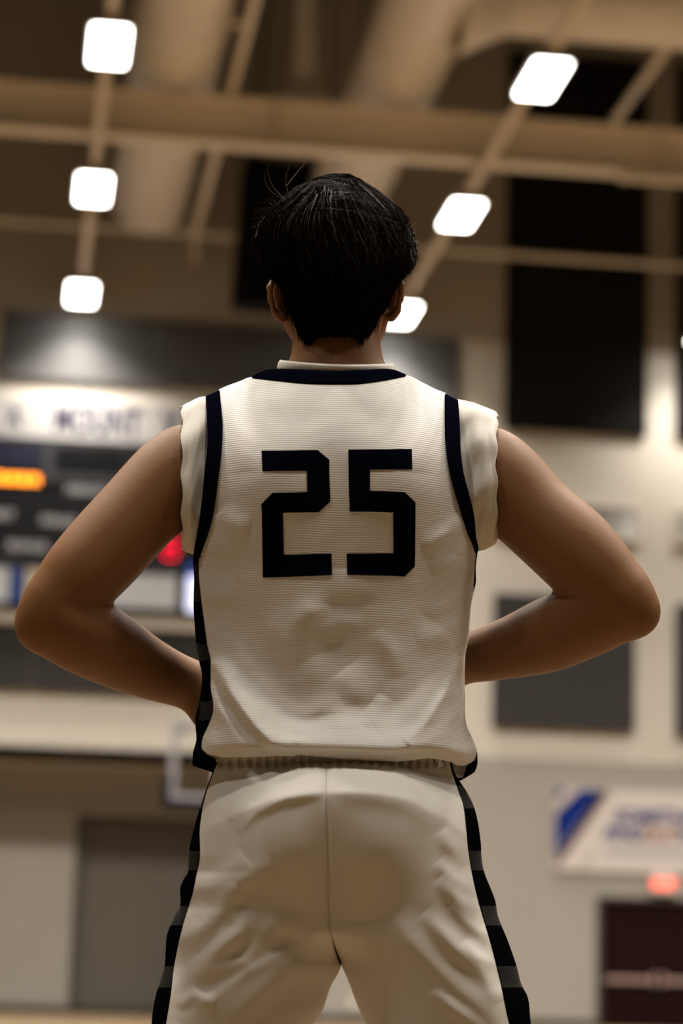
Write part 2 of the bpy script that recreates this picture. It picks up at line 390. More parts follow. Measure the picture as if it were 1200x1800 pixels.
M_exitface = mat('exit_face', (0.65, 0.60, 0.52), 0.4)
M_exitred = mat('exit_red', (0.4, 0.02, 0.01), 0.4, emit=(1.0, 0.10, 0.06), estr=2.8, sample=False)
t = empty('exit_sign', (10.23, YP, 2.20)); tag(t, 'small white exit sign with glowing red letters above the double doors', 'sign')
MB().box(-0.20, 0.20, -0.09, 0, 0, 0.29).build('case', M_exitface, t, bevel=0.015)
text('lettering', 'EXIT', 0.20, M_exitred, (0, -0.094, 0.145), t, offset=0.009, extrude=0.003)

t = empty('wall_outlet', (5.12, YP, 0.20)); tag(t, 'small pale outlet plate low on the grey wall between the legs', 'outlet')
MB().box(-0.06, 0.06, -0.012, 0, 0, 0.18).build('plate', M_ventframe, t, bevel=0.004)
for z in (0.05, 0.13): MB().rbox(-0.025, 0.025, -0.016, -0.012, z - 0.025, z + 0.025, 0.02).build('socket', M_exitface, t)

# ------------------------------------------------------------------ ceiling works
# high-bay lights hung on a channel per row
names = {0: ('left row', ('nearest of the three square lights of the left row, above the beam', 'middle square light of the left row, under the cream beam', 'farthest square light of the left row, over the long dark panel')),
         1: ('right row', ('slanting bright light above the beam in front of the tall black panel', 'bright light to the right of the dark hair, under the cream beam', 'bright light half hidden behind the right ear')),
         2: ('edge row', ('', '', 'bright light cut off at the right picture edge'))}
LX, LY = 0.215, 0.60
for ri, x in enumerate(ROWS):
    for k in range(3):
        y = 34.8 - 5.4 * k
        lab = names[ri][1][2 - k]
        if not lab:
            add_lamp(x, y, 11.4); continue
        t = empty('ceiling_light', (x, y, 11.45)); tag(t, lab, 'light', 'high bay lights')
        hs = MB().rbox(-LX - 0.03, LX + 0.03, -LY - 0.03, LY + 0.03, 0.02, 0.12, 0.04, axis='z')
        hs.box(-0.12, 0.12, -LY * 0.7, LY * 0.7, 0.12, 0.155)
        hs.build('housing', M_housing, t)
        MB().rbox(-LX, LX, -LY, LY, 0.0, 0.03, 0.05, axis='z').build('diffuser', M_glow, t)
        for s in (-1, 1): MB().tube((0, s * 0.35, 0.10), (0, s * 0.35, 0.18), 0.012, seg=8).build('hanger', M_housing, t)
        add_lamp(0, 0, -0.06, t, LAMP_W * (1 if k else 0.48 if x < 8 else 0.25))
for x, lab in ((0.2, 'thin cream channel carrying the left row of square lights'), (5.46, 'thin cream channel carrying the right row of lights'), (10.7, 'thin cream channel over the light at the right edge')):
    o = MB().box(x - 0.06, x + 0.06, 20.0, 35.85, 11.62, 11.70).box(x - 0.06, x - 0.045, 20, 35.85, 11.57, 11.62).box(x + 0.045, x + 0.06, 20, 35.85, 11.57, 11.62).build('light_channel', M_steel)
    tag(o, lab, 'channel', 'channels the lights hang from')
# cross beam: an I section with stiffeners
o = empty('roof_beam', (6.0, 28.0, 11.74)); tag(o, 'cream steel beam crossing the picture above the head', 'beam')
MB().box(-16, 16, -0.16, 0.16, 0, 0.055).build('lower_flange', M_steel, o, bevel=0.01)
MB().box(-16, 16, -0.16, 0.16, 0.62, 0.68).build('upper_flange', M_steel, o, bevel=0.01)
MB().box(-16, 16, -0.02, 0.02, 0.05, 0.62).build('web', M_steel, o)
for k in range(6):
    MB().box(-14 + 5.3 * k, -13.98 + 5.3 * k, -0.14, 0.14, 0.05, 0.62).build('stiffener', M_steel, o)
o = empty('cable_tray', (8.35, 27.85, 11.60)); tag(o, 'short bundle of cables strapped under the right end of the cream beam', 'cable')
for k in range(3): MB().tube((-0.95, 0.05 * k, 0.06), (0.1, 0.05 * k, 0.06), 0.028, seg=8).build('cable', M_steel, o)
for k in range(5): MB().box(-0.9 + 0.22 * k, -0.86 + 0.22 * k, -0.03, 0.14, 0.02, 0.10).build('strap', M_steel, o)
o = MB().tube((XL + 0.05, 35.2, 12.75), (XR - 0.05, 35.2, 12.75), 0.062, seg=12).build('sprinkler_pipe', M_steel, smooth=True)
tag(o, 'thin cream pipe crossing the hall behind the middle lights', 'pipe')
o = MB().tube((1.98, 20.5, 12.5), (1.98, 34.3, 12.5), 0.062, seg=12).tube((1.98, 34.3, 12.5), (1.98, 34.3, 12.0), 0.05, seg=12).build('conduit', M_steel, smooth=True)
tag(o, 'cream pipe running along the right side of the left round duct', 'pipe')
MB().box(1.75, 1.98, 25.5, 25.56, 12.47, 12.53).build('bracket', M_steel, o)
o = MB().tube((7.66, 25.8, 13.0), (7.66, 29.2, 13.0), 0.07, seg=12).build('conduit', M_steel, smooth=True)
tag(o, 'short cream pipe at the top right corner by the tall black panel', 'pipe')

def duct(name, x, r, z, y0, y1, rings, lab):
    o = empty(name, (x, y1, z)); tag(o, lab, 'duct', 'round ducts along the hall')
    MB().lathe([(r, y0 - y1), (r, -0.12), (r - 0.05, -0.03), (r - 0.12, 0.0)], axis='y', seg=40).build('pipe', M_duct, o, smooth=True)
    for y in rings:
        MB().lathe([(r, y - y1 - 0.05), (r + 0.02, y - y1 - 0.03), (r + 0.02, y - y1 + 0.03), (r, y - y1 + 0.05)], axis='y', seg=40).build('seam_ring', M_duct, o, smooth=True)
    for y in rings:
        MB().box(-r - 0.03, -r - 0.005, y - y1 - 0.02, y - y1 + 0.02, 0, ZC - z - 0.04).box(r + 0.005, r + 0.03, y - y1 - 0.02, y - y1 + 0.02, 0, ZC - z - 0.04).build('strap', M_steel, o)
    return o
duct('round_duct', 1.21, 0.627, 13.11, 19.0, 34.75, (25.1, 26.9, 31.0), 'left round metal duct ending beyond the square lights')
d2 = duct('round_duct', 4.33, 0.607, 13.11, 19.0, 33.3, (26.1, 29.0, 32.0), 'right round metal duct with a side branch, running behind the dark hair')
br = MB().tube((0.45, -8.1, 0), (10.5, -8.1, 0), 0.58, seg=40).tube((0.3, -8.1, 0), (0.95, -8.1, 0), 0.9, 0.58, seg=40, caps=False)
br.build('branch', M_duct, d2, smooth=True)
MB().tube((3.4, -8.1, 0), (3.48, -8.1, 0), 0.60, seg=40).build('seam_ring', M_duct, d2, smooth=True)

# drop pipe with flared bell, black loudspeaker cluster below
o = empty('drop_pipe', (3.09, 29.0, 12.62)); tag(o, 'vertical cream pipe flaring into a bell behind the beam', 'pipe')
M_wpipe = mat('white_painted_pipe', (0.9, 0.84, 0.74), 0.5)
MB().lathe([(0.17, 0.50), (0.17, ZC - 12.66)], seg=24).build('pipe', M_wpipe, o, smooth=True)
MB().lathe([(0.445, -0.1), (0.445, 0.07), (0.39, 0.20), (0.30, 0.34), (0.21, 0.46), (0.17, 0.55)], seg=32).build('bell', M_wpipe, o, smooth=True)
o = empty('loudspeaker', (3.10, 33.9, 11.15)); tag(o, 'big black hanging loudspeaker box behind the dark hair', 'loudspeaker')
o.rotation_euler = (R(4), R(2.2), 0)
MB().rbox(-0.53, 0.68, -0.35, 0.40, 0.0, 2.38, 0.07).build('cabinet', M_black, o)
for sx in (-0.35, 0.5): MB().tube((sx, 0.1, 2.36), (sx, 0.1, ZC - 11.28), 0.02, seg=8).build('hanging_rod', M_blackmetal, o)
MB().box(-0.48, 0.63, -0.37, -0.345, 0.06, 2.32).build('grille', M_blackmetal, o, bevel=0.02)

# portable basketball hoop far down the court
M_glass = bpy.data.materials.new('backboard_glass'); M_glass.use_nodes = True
_b = M_glass.node_tree.nodes['Principled BSDF']; _b.inputs['Transmission Weight'].default_value = 1.0; _b.inputs['Roughness'].default_value = 0.02
_b.inputs['IOR'].default_value = 1.05; _b.inputs['Base Color'].default_value = (0.95, 0.97, 0.97, 1)
M_hoopframe = mat('pale_backboard_frame', (0.36, 0.35, 0.38), 0.4, metal=0.2)
M_pad = mat('navy_edge_pad', (0.008, 0.009, 0.016), 0.7, spec=0.1)
M_orange = mat('rim_orange', (0.6, 0.10, 0.02), 0.4)
M_net = mat('white_net_cord', (0.7, 0.68, 0.64), 0.8)
t = empty('basketball_hoop', (2.50, 29.0, 0)); tag(t, 'portable basketball hoop with clear framed backboard behind the left hip', 'hoop')
hb = MB(); X, Z0, Z1 = 0.915, 2.92, 3.99
hb.box(-X, X, -0.03, 0.03, Z0, Z0 + 0.09).box(-X, X, -0.03, 0.03, Z1 - 0.09, Z1).box(-X, -X + 0.09, -0.03, 0.03, Z0 + 0.09, Z1 - 0.09).box(X - 0.09, X, -0.03, 0.03, Z0 + 0.09, Z1 - 0.09)
hb.build('backboard_frame', M_hoopframe, t, bevel=0.01)
MB().box(-X + 0.08, X - 0.08, -0.008, 0.008, Z0 + 0.08, Z1 - 0.08).build('backboard_glass', M_glass, t)
MB().rbox(-X - 0.09, X + 0.09, -0.05, 0.05, Z0 - 0.09, Z0 + 0.03, 0.04).rbox(-X - 0.09, -X + 0.015, -0.05, 0.05, Z0 + 0.0, Z0 + 0.36, 0.04).rbox(X - 0.015, X + 0.09, -0.05, 0.05, Z0 + 0.0, Z0 + 0.36, 0.04).build('edge_pad', M_pad, t)
sq = MB()
for a in ((-0.31, 0.31, 3.10, 3.15), (-0.31, 0.31, 3.52, 3.57), (-0.31, -0.26, 3.15, 3.52), (0.26, 0.31, 3.15, 3.52)): sq.box(a[0], a[1], -0.014, -0.009, a[2], a[3])
sq.build('target_square', M_net, t)
MB().box(-X + 0.02, -X + 0.20, 0.03, 0.12, Z1 - 0.14, Z1 - 0.02).build('corner_bracket', M_frame, t)
rm = MB(); n = 28
for k in range(n):
    a0, a1 = 2 * math.pi * k / n, 2 * math.pi * (k + 1) / n
    rm.tube((0.23 * math.cos(a0), -0.40 + 0.23 * math.sin(a0), 3.05), (0.23 * math.cos(a1), -0.40 + 0.23 * math.sin(a1), 3.05), 0.009, seg=6)
rm.box(-0.07, 0.07, -0.18, -0.01, 3.02, 3.06)
rim = rm.build('rim', M_orange, t)
nt_ = MB()
for k in range(12):
    for s in (-1, 1):
        pts = []
        for j in range(5):
            a = 2 * math.pi * (k + s * j * 0.5) / 12; rr = 0.225 - 0.10 * (j / 4) ** 0.7
            pts.append((rr * math.cos(a), -0.40 + rr * math.sin(a), 3.04 - 0.10 * j))
        for p, q in zip(pts, pts[1:]): nt_.tube(p, q, 0.004, seg=4, caps=False)
nt_.build('net', M_net, rim)
MB().box(-0.07, 0.07, 0.03, 0.16, 3.0, 3.8).tube((0, 0.1, 3.1), (0, 1.7, 1.0), 0.07, seg=10).tube((0, 0.1, 3.7), (0, 1.9, 1.6), 0.05, seg=10).build('boom', M_blackmetal, t)
MB().rbox(-0.55, 0.55, 1.3, 2.9, 0.0, 0.75, 0.08).box(-0.12, 0.12, 1.6, 1.95, 0.75, 1.7).build('base_unit', M_blackmetal, t)

# ------------------------------------------------------------------ the player
def at(px, py, Y):
    """point of the player's frame on the plane at depth Y seen at (px, py) of a 1200x1800 picture"""
    px = np.asarray(px, float); py = np.asarray(py, float); Y = np.asarray(Y, float)
    px, py, Y = np.broadcast_arrays(px, py, Y)
    d = fwd + ((px - 600) / FPX)[..., None] * rgt - ((py - 900) / FPX)[..., None] * upv
    t = (Y - CAM[1]) / d[..., 1]
    return CAM + t[..., None] * d
def rad(rpx, Y=0.0): return rpx * (CAM_D + Y + 0.06) / FPX * 1.0

class Vol:
    """signed-distance volume built from smooth-blended limbs; meshed by surface nets"""
    def __init__(s, lo, hi, h):
        s.h = h; s.lo = np.array(lo, float); s.n = np.ceil((np.array(hi) - s.lo) / h).astype(int) + 1
        s.d = np.full(s.n, 0.06, np.float32)
    def _win(s, lo, hi):
        a = np.clip(np.floor((lo - s.lo) / s.h).astype(int), 0, s.n); b = np.clip(np.ceil((hi - s.lo) / s.h).astype(int) + 1, 0, s.n)
        ax = [(s.lo[i] + s.h * np.arange(a[i], b[i])).astype(np.float32) for i in range(3)]
        return tuple(slice(a[i], b[i]) for i in range(3)), ax
    def _mix(s, w, d, k, cut=False):
        o = s.d[w]
        if cut:
            h = np.maximum(k - np.abs(o + d), 0) / k if k else 0
            s.d[w] = np.maximum(o, -d) + h * h * k * 0.25
        elif k > 0:
            h = np.maximum(k - np.abs(o - d), 0) / k; s.d[w] = np.minimum(o, d) - h * h * k * 0.25
        else: s.d[w] = np.minimum(o, d)
    def cap(s, a, b, ra, rb, k=0.02, sq=(1, 1, 1), cut=False):
        a = np.array(a, float); b = np.array(b, float); mr = max(ra, rb) * max(sq) + max(k, 0.02) + 0.02
        w, ax = s._win(np.minimum(a, b) - mr, np.maximum(a, b) + mr)
        X, Y, Z = ax[0][:, None, None], ax[1][None, :, None], ax[2][None, None, :]
        q = 1.0 / np.array(sq, float); A = a * q; B = (b - a) * q; L = max(float(B @ B), 1e-9)
        px, py, pz = X * q[0] - A[0], Y * q[1] - A[1], Z * q[2] - A[2]
        t = np.clip((px * B[0] + py * B[1] + pz * B[2]) / L, 0, 1)
        d = (np.sqrt((px - t * B[0]) ** 2 + (py - t * B[1]) ** 2 + (pz - t * B[2]) ** 2) - (ra + (rb - ra) * t)) * min(sq)
        s._mix(w, d.astype(np.float32), k, cut)
    def limb(s, pts, k=0.008, n=5):
        c = np.array([np.append(p, r) for p, r in pts]); t = np.arange(len(c)); q = np.linspace(0, len(c) - 1, (len(c) - 1) * n + 1)
        z = np.stack([scurve(*zip(t, c[:, i]))(q) for i in range(4)], 1)
        for a, b in zip(z, z[1:]): s.cap(a[:3], b[:3], a[3], b[3], k)
    def chain(s, pts, k=0.02, sq=(1, 1, 1)):
        for (p, r), (q, r2) in zip(pts, pts[1:]): s.cap(p, q, r, r2, k, sq)
    def ell(s, c, r, k=0.02, rot=None, cut=False):
        c = np.array(c, float); r = np.array(r, float); mr = r.max() + max(k, 0.02) + 0.02
        w, ax = s._win(c - mr, c + mr)
        G = np.stack(np.meshgrid(*ax, indexing='ij'), -1) - c.astype(np.float32)
        if rot is not None: G = G @ np.array(rot, np.float32)
        r = r.astype(np.float32); k0 = np.sqrt(((G / r) ** 2).sum(-1)); k1 = np.sqrt(((G / r ** 2) ** 2).sum(-1)) + 1e-6
        s._mix(w, k0 * (k0 - 1) / k1, k, cut)
    def mesh(s, name):
        d = s.d; ins = d < 0
        c = [ins[i:i + d.shape[0] - 1, j:j + d.shape[1] - 1, l:l + d.shape[2] - 1] for i in (0, 1) for j in (0, 1) for l in (0, 1)]
        sm = np.zeros(c[0].shape, np.int8)
        for q in c: sm += q
        act = np.argwhere((sm > 0) & (sm < 8))
        idx = np.full(sm.shape, -1, np.int32); idx[tuple(act.T)] = np.arange(len(act))
        cor = np.array([(i, j, l) for i in (0, 1) for j in (0, 1) for l in (0, 1)])
        val = np.stack([d[tuple((act + q).T)] for q in cor], 1)
        P = np.zeros((len(act), 3)); cnt = np.zeros(len(act))
        for a in range(8):
            for b in range(a + 1, 8):
                if np.abs(cor[a] - cor[b]).sum() != 1: continue
                va, vb = val[:, a], val[:, b]; mk = (va < 0) != (vb < 0)
                t = np.where(mk, va / np.where(mk, va - vb, 1), 0)
                P += mk[:, None] * (cor[a] + t[:, None] * (cor[b] - cor[a])); cnt += mk
        V = (act + P / cnt[:, None]) * s.h + s.lo
        F = []
        for ax in range(3):
            u, v = (ax + 1) % 3, (ax + 2) % 3
            n = list(d.shape); n[ax] -= 1
            sl0 = [slice(1, -1)] * 3; sl0[ax] = slice(0, -1); sl1 = [slice(1, -1)] * 3; sl1[ax] = slice(1, None)
            A, B = ins[tuple(sl0)], ins[tuple(sl1)]
            e = np.argwhere(A != B); fl = A[tuple(e.T)]
            off = np.ones(3, int); off[ax] = 0
            e = e + off
            du = np.zeros(3, int); du[u] = 1; dv = np.zeros(3, int); dv[v] = 1
            q = np.stack([idx[tuple((e - du - dv).T)], idx[tuple((e - dv).T)], idx[tuple(e.T)], idx[tuple((e - du).T)]], 1)
            q[~fl] = q[~fl][:, ::-1]; F.append(q)
        F = np.concatenate(F); F = F[(F >= 0).all(1)]
        return mesh_np(name, V, F)

def mesh_np(name, V, F):
    me = bpy.data.meshes.new(name)
    V = np.asarray(V, np.float32); F = np.asarray(F, np.int32)
    me.vertices.add(len(V)); me.vertices.foreach_set('co', V.ravel())
    me.loops.add(F.size); me.loops.foreach_set('vertex_index', F.ravel())
    me.polygons.add(len(F)); me.polygons.foreach_set('loop_start', np.arange(0, F.size, F.shape[1], dtype=np.int32))
    me.update(); me.validate()
    return me

def grid_faces(nr, nc, wrap=False, base=0):
    r = np.arange(nr - 1)[:, None]; c = np.arange(nc if wrap else nc - 1)[None, :]; c2 = (c + 1) % nc
    return (np.stack([r * nc + c, r * nc + c2, (r + 1) * nc + c2, (r + 1) * nc + c], -1).reshape(-1, 4) + base)

def curve(*pts):
    p = np.array(sorted(pts), float)
    return lambda q: np.interp(q, p[:, 0], p[:, 1])
def scurve(*pts):
    """smooth interpolation (monotone tangents) through (t, value)"""
    p = np.array(sorted(pts), float); x, y = p[:, 0], p[:, 1]
    dlt = np.diff(y) / np.diff(x); mm = np.zeros(len(x)); mm[1:-1] = (dlt[1:] + dlt[:-1]) / 2; mm[0], mm[-1] = dlt[0], dlt[-1]
    mm[1:-1][dlt[1:] * dlt[:-1] <= 0] = 0
    def f(q):
        q = np.clip(np.asarray(q, float), x[0], x[-1]); i = np.clip(np.searchsorted(x, q) - 1, 0, len(x) - 2)
        h = x[i + 1] - x[i]; t = (q - x[i]) / h
        return (2*t**3 - 3*t**2 + 1) * y[i] + (t**3 - 2*t**2 + t) * h * mm[i] + (-2*t**3 + 3*t**2) * y[i+1] + (t**3 - t**2) * h * mm[i+1]
    return f
def sstep(a, b, x): t = np.clip((x - a) / (b - a), 0, 1); return t * t * (3 - 2 * t)
_tab = rng.random((64, 64))
def vnoise(x, y):
    x = np.asarray(x, float); y = np.asarray(y, float); xi = np.floor(x).astype(int); yi = np.floor(y).astype(int); fx = x - xi; fy = y - yi
    fx = fx * fx * (3 - 2 * fx); fy = fy * fy * (3 - 2 * fy); g = lambda i, j: _tab[i % 64, j % 64]
    return (g(xi, yi) * (1 - fx) + g(xi + 1, yi) * fx) * (1 - fy) + (g(xi, yi + 1) * (1 - fx) + g(xi + 1, yi + 1) * fx) * fy - 0.5
def ridges(px, py, items):
    """folds: (points, width, height, [width on the far side]) in the cloth's own layout"""
    out = np.zeros(np.broadcast(px, py).shape)
    for it in items:
        pts, sg, amp = it[:3]; sg2 = it[3] if len(it) > 3 else sg
        best = np.full(out.shape, 1e9); side = np.zeros(out.shape); tt = np.zeros(out.shape); tot = 0
        segs = list(zip(pts, pts[1:])); L = [math.dist(a, b) for a, b in segs]; T = sum(L); acc = 0
        for (a, b), l in zip(segs, L):
            dx, dy = (b[0] - a[0]) / l, (b[1] - a[1]) / l
            t = np.clip((px - a[0]) * dx + (py - a[1]) * dy, 0, l)
            ex, ey = px - a[0] - t * dx, py - a[1] - t * dy; dd = np.hypot(ex, ey)
            mk = dd < best; best = np.where(mk, dd, best); side = np.where(mk, ex * -dy + ey * dx, side); tt = np.where(mk, (acc + t) / T, tt); acc += l
        s_ = sg + (sg2 - sg) * sstep(-0.5 * (sg + sg2), 0.5 * (sg + sg2), side)
        out += amp * np.exp(-0.5 * (best / s_) ** 2) * 1.7 * np.sin(np.pi * np.clip(tt, 0.0, 1.0)) ** 0.7
    return out

M_skin = mat('warm_brown_skin', (0.215, 0.097, 0.036), 0.52, var=0.10, vscale=9, bump=0.03, bscale=260, sss=0.06, spec=0.22)
M_jersey = mat('white_ribbed_jersey', (0.74, 0.69, 0.63), 0.62, var=0.015, vscale=20, wave=(96, 0.16))
M_tee = mat('white_cotton_undershirt', (0.72, 0.66, 0.57), 0.8, bump=0.10, bscale=420)
M_satin = mat('white_satin_shorts', (0.70, 0.65, 0.58), 0.62, spec=0.25, var=0.015, vscale=20)
M_navy = mat('navy_trim_knit', (0.0022, 0.0025, 0.0065), 0.8, bump=0.1, bscale=500, spec=0.0)
M_sideb = mat('black_side_panel', (0.002, 0.002, 0.0025), 0.8, spec=0.0)
M_sideg = mat('charcoal_side_stripe', (0.016, 0.014, 0.012), 0.75, var=0.35, vscale=60, spec=0.05)
M_band = mat('waistband_knit', (0.58, 0.53, 0.45), 0.8)
M_hair = mat('near_black_hair', (0.0012, 0.0009, 0.0007), 0.8, spec=0.0)
M_strand = mat('dark_brown_hair_strand', (0.005, 0.003, 0.0018), 0.6, spec=0.0)
M_glint = mat('glint_hair_strand', (0.013, 0.008, 0.005), 0.45, spec=0.10)  # hair highlights put into some strands as a lighter brown
M_fly = mat('rim_lit_flyaway', (0.085, 0.045, 0.022), 0.5, spec=0.2)  # rim light is put into the lighter colour of flyaways and fuzz
M_shoe = mat('white_shoe', (0.7, 0.68, 0.65), 0.5)
M_sole = mat('rubber_sole', (0.05, 0.05, 0.05), 0.6)
M_eye = mat('eye_white', (0.75, 0.72, 0.68), 0.2)
M_iris = mat('eye_iris', (0.03, 0.015, 0.008), 0.2)

root = empty('person', (0, 0, 0), -YAW)
tag(root, 'person from behind with hands on hips in a white basketball jersey numbered 25', 'person')

# --- body: one continuous surface
V = Vol((-0.52, -0.24, -0.01), (0.52, 0.30, 1.80), 0.0042)
P = lambda x, y, Y=0.0: at(x, y, Y)
# legs first, then trunk, arms, neck, head
for sx, hx, kx, ax_ in ((-1, -0.085, -0.19, -0.285), (1, 0.08, 0.185, 0.285)):
    V.chain([((hx, 0.0, 0.82), 0.085), ((hx + 0.4 * (kx - hx), 0.0, 0.66), 0.075), ((kx, 0.012, 0.44), 0.053)], 0.03)
    V.chain([((kx, 0.012, 0.44), 0.052), ((kx + 0.35 * (ax_ - kx), -0.012, 0.32), 0.055), ((kx + 0.7 * (ax_ - kx), 0.0, 0.19), 0.04), ((ax_, -0.005, 0.08), 0.036)], 0.03)
    V.cap((ax_, -0.03, 0.05), (ax_ + sx * 0.02, 0.10, 0.035), 0.034, 0.028, 0.03)
V.ell(P(594, 1400), (0.160, 0.100, 0.16), 0.04)
V.ell(P(590, 1130), (0.158, 0.082, 0.22), 0.05)
V.ell(P(589, 870), (0.178, 0.092, 0.19), 0.06)
V.cap(P(520, 735, 0.0), P(395, 775, 0.0), 0.042, 0.042, 0.03); V.cap(P(655, 735, 0.0), P(782, 778, 0.0), 0.042, 0.042, 0.03)
armL = [((392, 815, 0.0), 58), ((337, 813, 0.0), 64), ((298, 848, -0.005), 75), ((245, 900, -0.02), 71), ((188, 963, -0.035), 71), ((136, 1021, -0.045), 66), ((90, 1080, -0.045), 53)]
foreL = [((90, 1082, -0.045), 52), ((134, 1107, -0.03), 65), ((192, 1139, 0.01), 60), ((252, 1171, 0.045), 49), ((302, 1192, 0.075), 41), ((348, 1207, 0.10), 36)]
armR = [((792, 818, 0.0), 58), ((848, 818, 0.0), 65), ((886, 852, -0.005), 75), ((945, 910, -0.02), 70), ((1004, 962, -0.035), 72), ((1056, 1018, -0.045), 65), ((1097, 1063, -0.045), 52)]
foreR = [((1097, 1065, -0.045), 51), ((1040, 1086, -0.03), 60), ((973, 1113, 0.01), 60), ((916, 1133, 0.045), 51), ((862, 1148, 0.075), 43), ((814, 1158, 0.10), 37)]
for ch in (armL, armR): V.limb([(P(*p), rad(r, p[2])) for p, r in ch])
for ch in (foreL, foreR): V.limb([(P(*p), rad(r, p[2])) for p, r in ch], 0.010)
V.cap(P(64, 1106, -0.05), P(92, 1070, -0.05), rad(30), rad(42), 0.03); V.cap(P(1123, 1081, -0.05), P(1096, 1056, -0.05), rad(28), rad(42), 0.03)   # elbow points
V.cap(P(320, 1187, 0.055), P(345, 1196, 0.072), 0.008, 0.006, 0.012)                       # wrist tendon
# hands closed over the front of the hips
def hand(wr, knuckles, tips, thumb):
    w = P(*wr)
    for kx in knuckles: V.cap(w, P(*kx), 0.024, 0.014, 0.014)
    for kn, tp in zip(knuckles, tips):
        a = P(*kn); c = P(*tp); b = a + 0.45 * (c - a) + np.array((0, 0.012, 0)); d_ = a + 0.75 * (c - a) + np.array((0, 0.012, -0.003))
        V.chain([(a, 0.0115), (b, 0.0098), (d_, 0.0088), (c, 0.0078)], 0.003)
    tb = [P(*q) for q in thumb]; V.chain([(w, 0.020), (tb[0], 0.015), (tb[1], 0.0115), (tb[2], 0.009)], 0.010)
hand((350, 1212, 0.10), [(398, 1212, 0.128), (394, 1237, 0.125), (386, 1262, 0.12), (372, 1284, 0.11)],
     [(486, 1222, 0.150), (486, 1250, 0.150), (470, 1282, 0.148), (438, 1310, 0.142)], [(376, 1186, 0.118), (416, 1172, 0.135), (452, 1170, 0.145)])
hand((812, 1162, 0.10), [(758, 1150, 0.140), (756, 1176, 0.138), (758, 1202, 0.134), (764, 1226, 0.128)],
     [(672, 1170, 0.158), (670, 1200, 0.158), (680, 1232, 0.156), (704, 1258, 0.150)], [(800, 1140, 0.122), (762, 1128, 0.142), (726, 1126, 0.150)])
V.cap(P(341, 1222, 0.085), P(352, 1262, 0.085), 0.016, 0.012, 0.02)                        # heel of the left hand
# neck, head, jaw and face
V.cap(P(590, 720, 0.0), P(592, 560, 0.015), 0.068, 0.060, 0.03)
V.cap(P(556, 640, -0.02), P(556, 560, -0.015), 0.022, 0.02, 0.03); V.cap(P(628, 640, -0.02), P(628, 560, -0.015), 0.022, 0.02, 0.03)
V.cap(P(545, 690, 0), P(470, 735, 0), 0.034, 0.03, 0.03); V.cap(P(635, 690, 0), P(710, 735, 0), 0.034, 0.03, 0.03)
HT = R(-7)
def hp(x, y, z): return P(590, 470, 0.03) + np.array((x * math.cos(HT) - y * math.sin(HT), x * math.sin(HT) + y * math.cos(HT), z))
V.ell(hp(0, -0.005, 0.03), (0.076, 0.096, 0.088), 0.03)
V.ell(hp(0, 0.035, -0.055), (0.066, 0.058, 0.070), 0.035)
V.cap(hp(0.056, 0.0, -0.075), hp(0.02, 0.075, -0.118), 0.018, 0.016, 0.03); V.cap(hp(-0.056, 0.0, -0.075), hp(-0.02, 0.075, -0.118), 0.018, 0.016, 0.03)
V.ell(hp(0, 0.082, -0.112), (0.022, 0.018, 0.018), 0.02)
for sx in (-1, 1):
    V.ell(hp(sx * 0.032, 0.092, 0.003), (0.017, 0.014, 0.012), 0.012, cut=True)
    V.cap(hp(sx * 0.014, 0.092, 0.020), hp(sx * 0.05, 0.078, 0.018), 0.009, 0.008, 0.012)
    V.ell(hp(sx * 0.045, 0.065, -0.03), (0.022, 0.02, 0.018), 0.02)
V.cap(hp(0, 0.090, 0.008), hp(0, 0.114, -0.036), 0.008, 0.012, 0.012)
for sx in (-1, 1): V.ell(hp(sx * 0.012, 0.106, -0.042), (0.009, 0.011, 0.008), 0.008)
V.cap(hp(-0.022, 0.088, -0.068), hp(0.022, 0.088, -0.068), 0.007, 0.007, 0.006); V.cap(hp(-0.018, 0.087, -0.080), hp(0.018, 0.087, -0.080), 0.008, 0.008, 0.006)
# ears: helix rim, lobe and thin shell, standing off the head
for pts, lobe, mid, sx in ((((496, 500), (482, 490), (474, 505), (475, 525), (482, 548)), (495, 560), (489, 528), -1),
                           (((690, 497), (701, 488), (706, 502), (704, 525), (699, 546)), (689, 558), (694, 525), 1)):
    yo = [0.020, 0.002, -0.010, -0.010, 0.0]
    pp = [P(x, y, 0.005 + d) for (x, y), d in zip(pts, yo)]
    for a, b in zip(pp, pp[1:]): V.cap(a, b, 0.0050, 0.0050, 0.004)
    V.cap(pp[-1], P(*lobe, 0.008), 0.0055, 0.0075, 0.004)
    V.cap(P(mid[0], mid[1] - 18, 0.016), P(mid[0] - sx * 2, mid[1] + 22, 0.016), 0.010, 0.008, 0.006, sq=(1.0, 0.7, 1.0))
body = V.mesh('body'); body = link('body', body, M_skin, root, smooth=True)
md = body.modifiers.new('smooth', 'SMOOTH'); md.factor = 0.5; md.iterations = 3
for sx in (-1, 1):
    for nm, rr, yo, mt in (('eye', 0.0125, 0.079, M_eye),):
        e = MB(); c_ = hp(sx * 0.032, yo, 0.003)
        e.lathe([(rr * math.sin(math.pi * k / 8) + 1e-4, -rr * math.cos(math.pi * k / 8)) for k in range(9)], c=c_, axis='y', seg=16)
        eo = e.build('eye', mt, root, smooth=True)
        MB().lathe([(0.0055, 0), (0.004, 0.0015)], c=c_ + np.array((0, rr - 0.0008, 0)), axis='y', seg=14).build('iris', M_iris, eo)

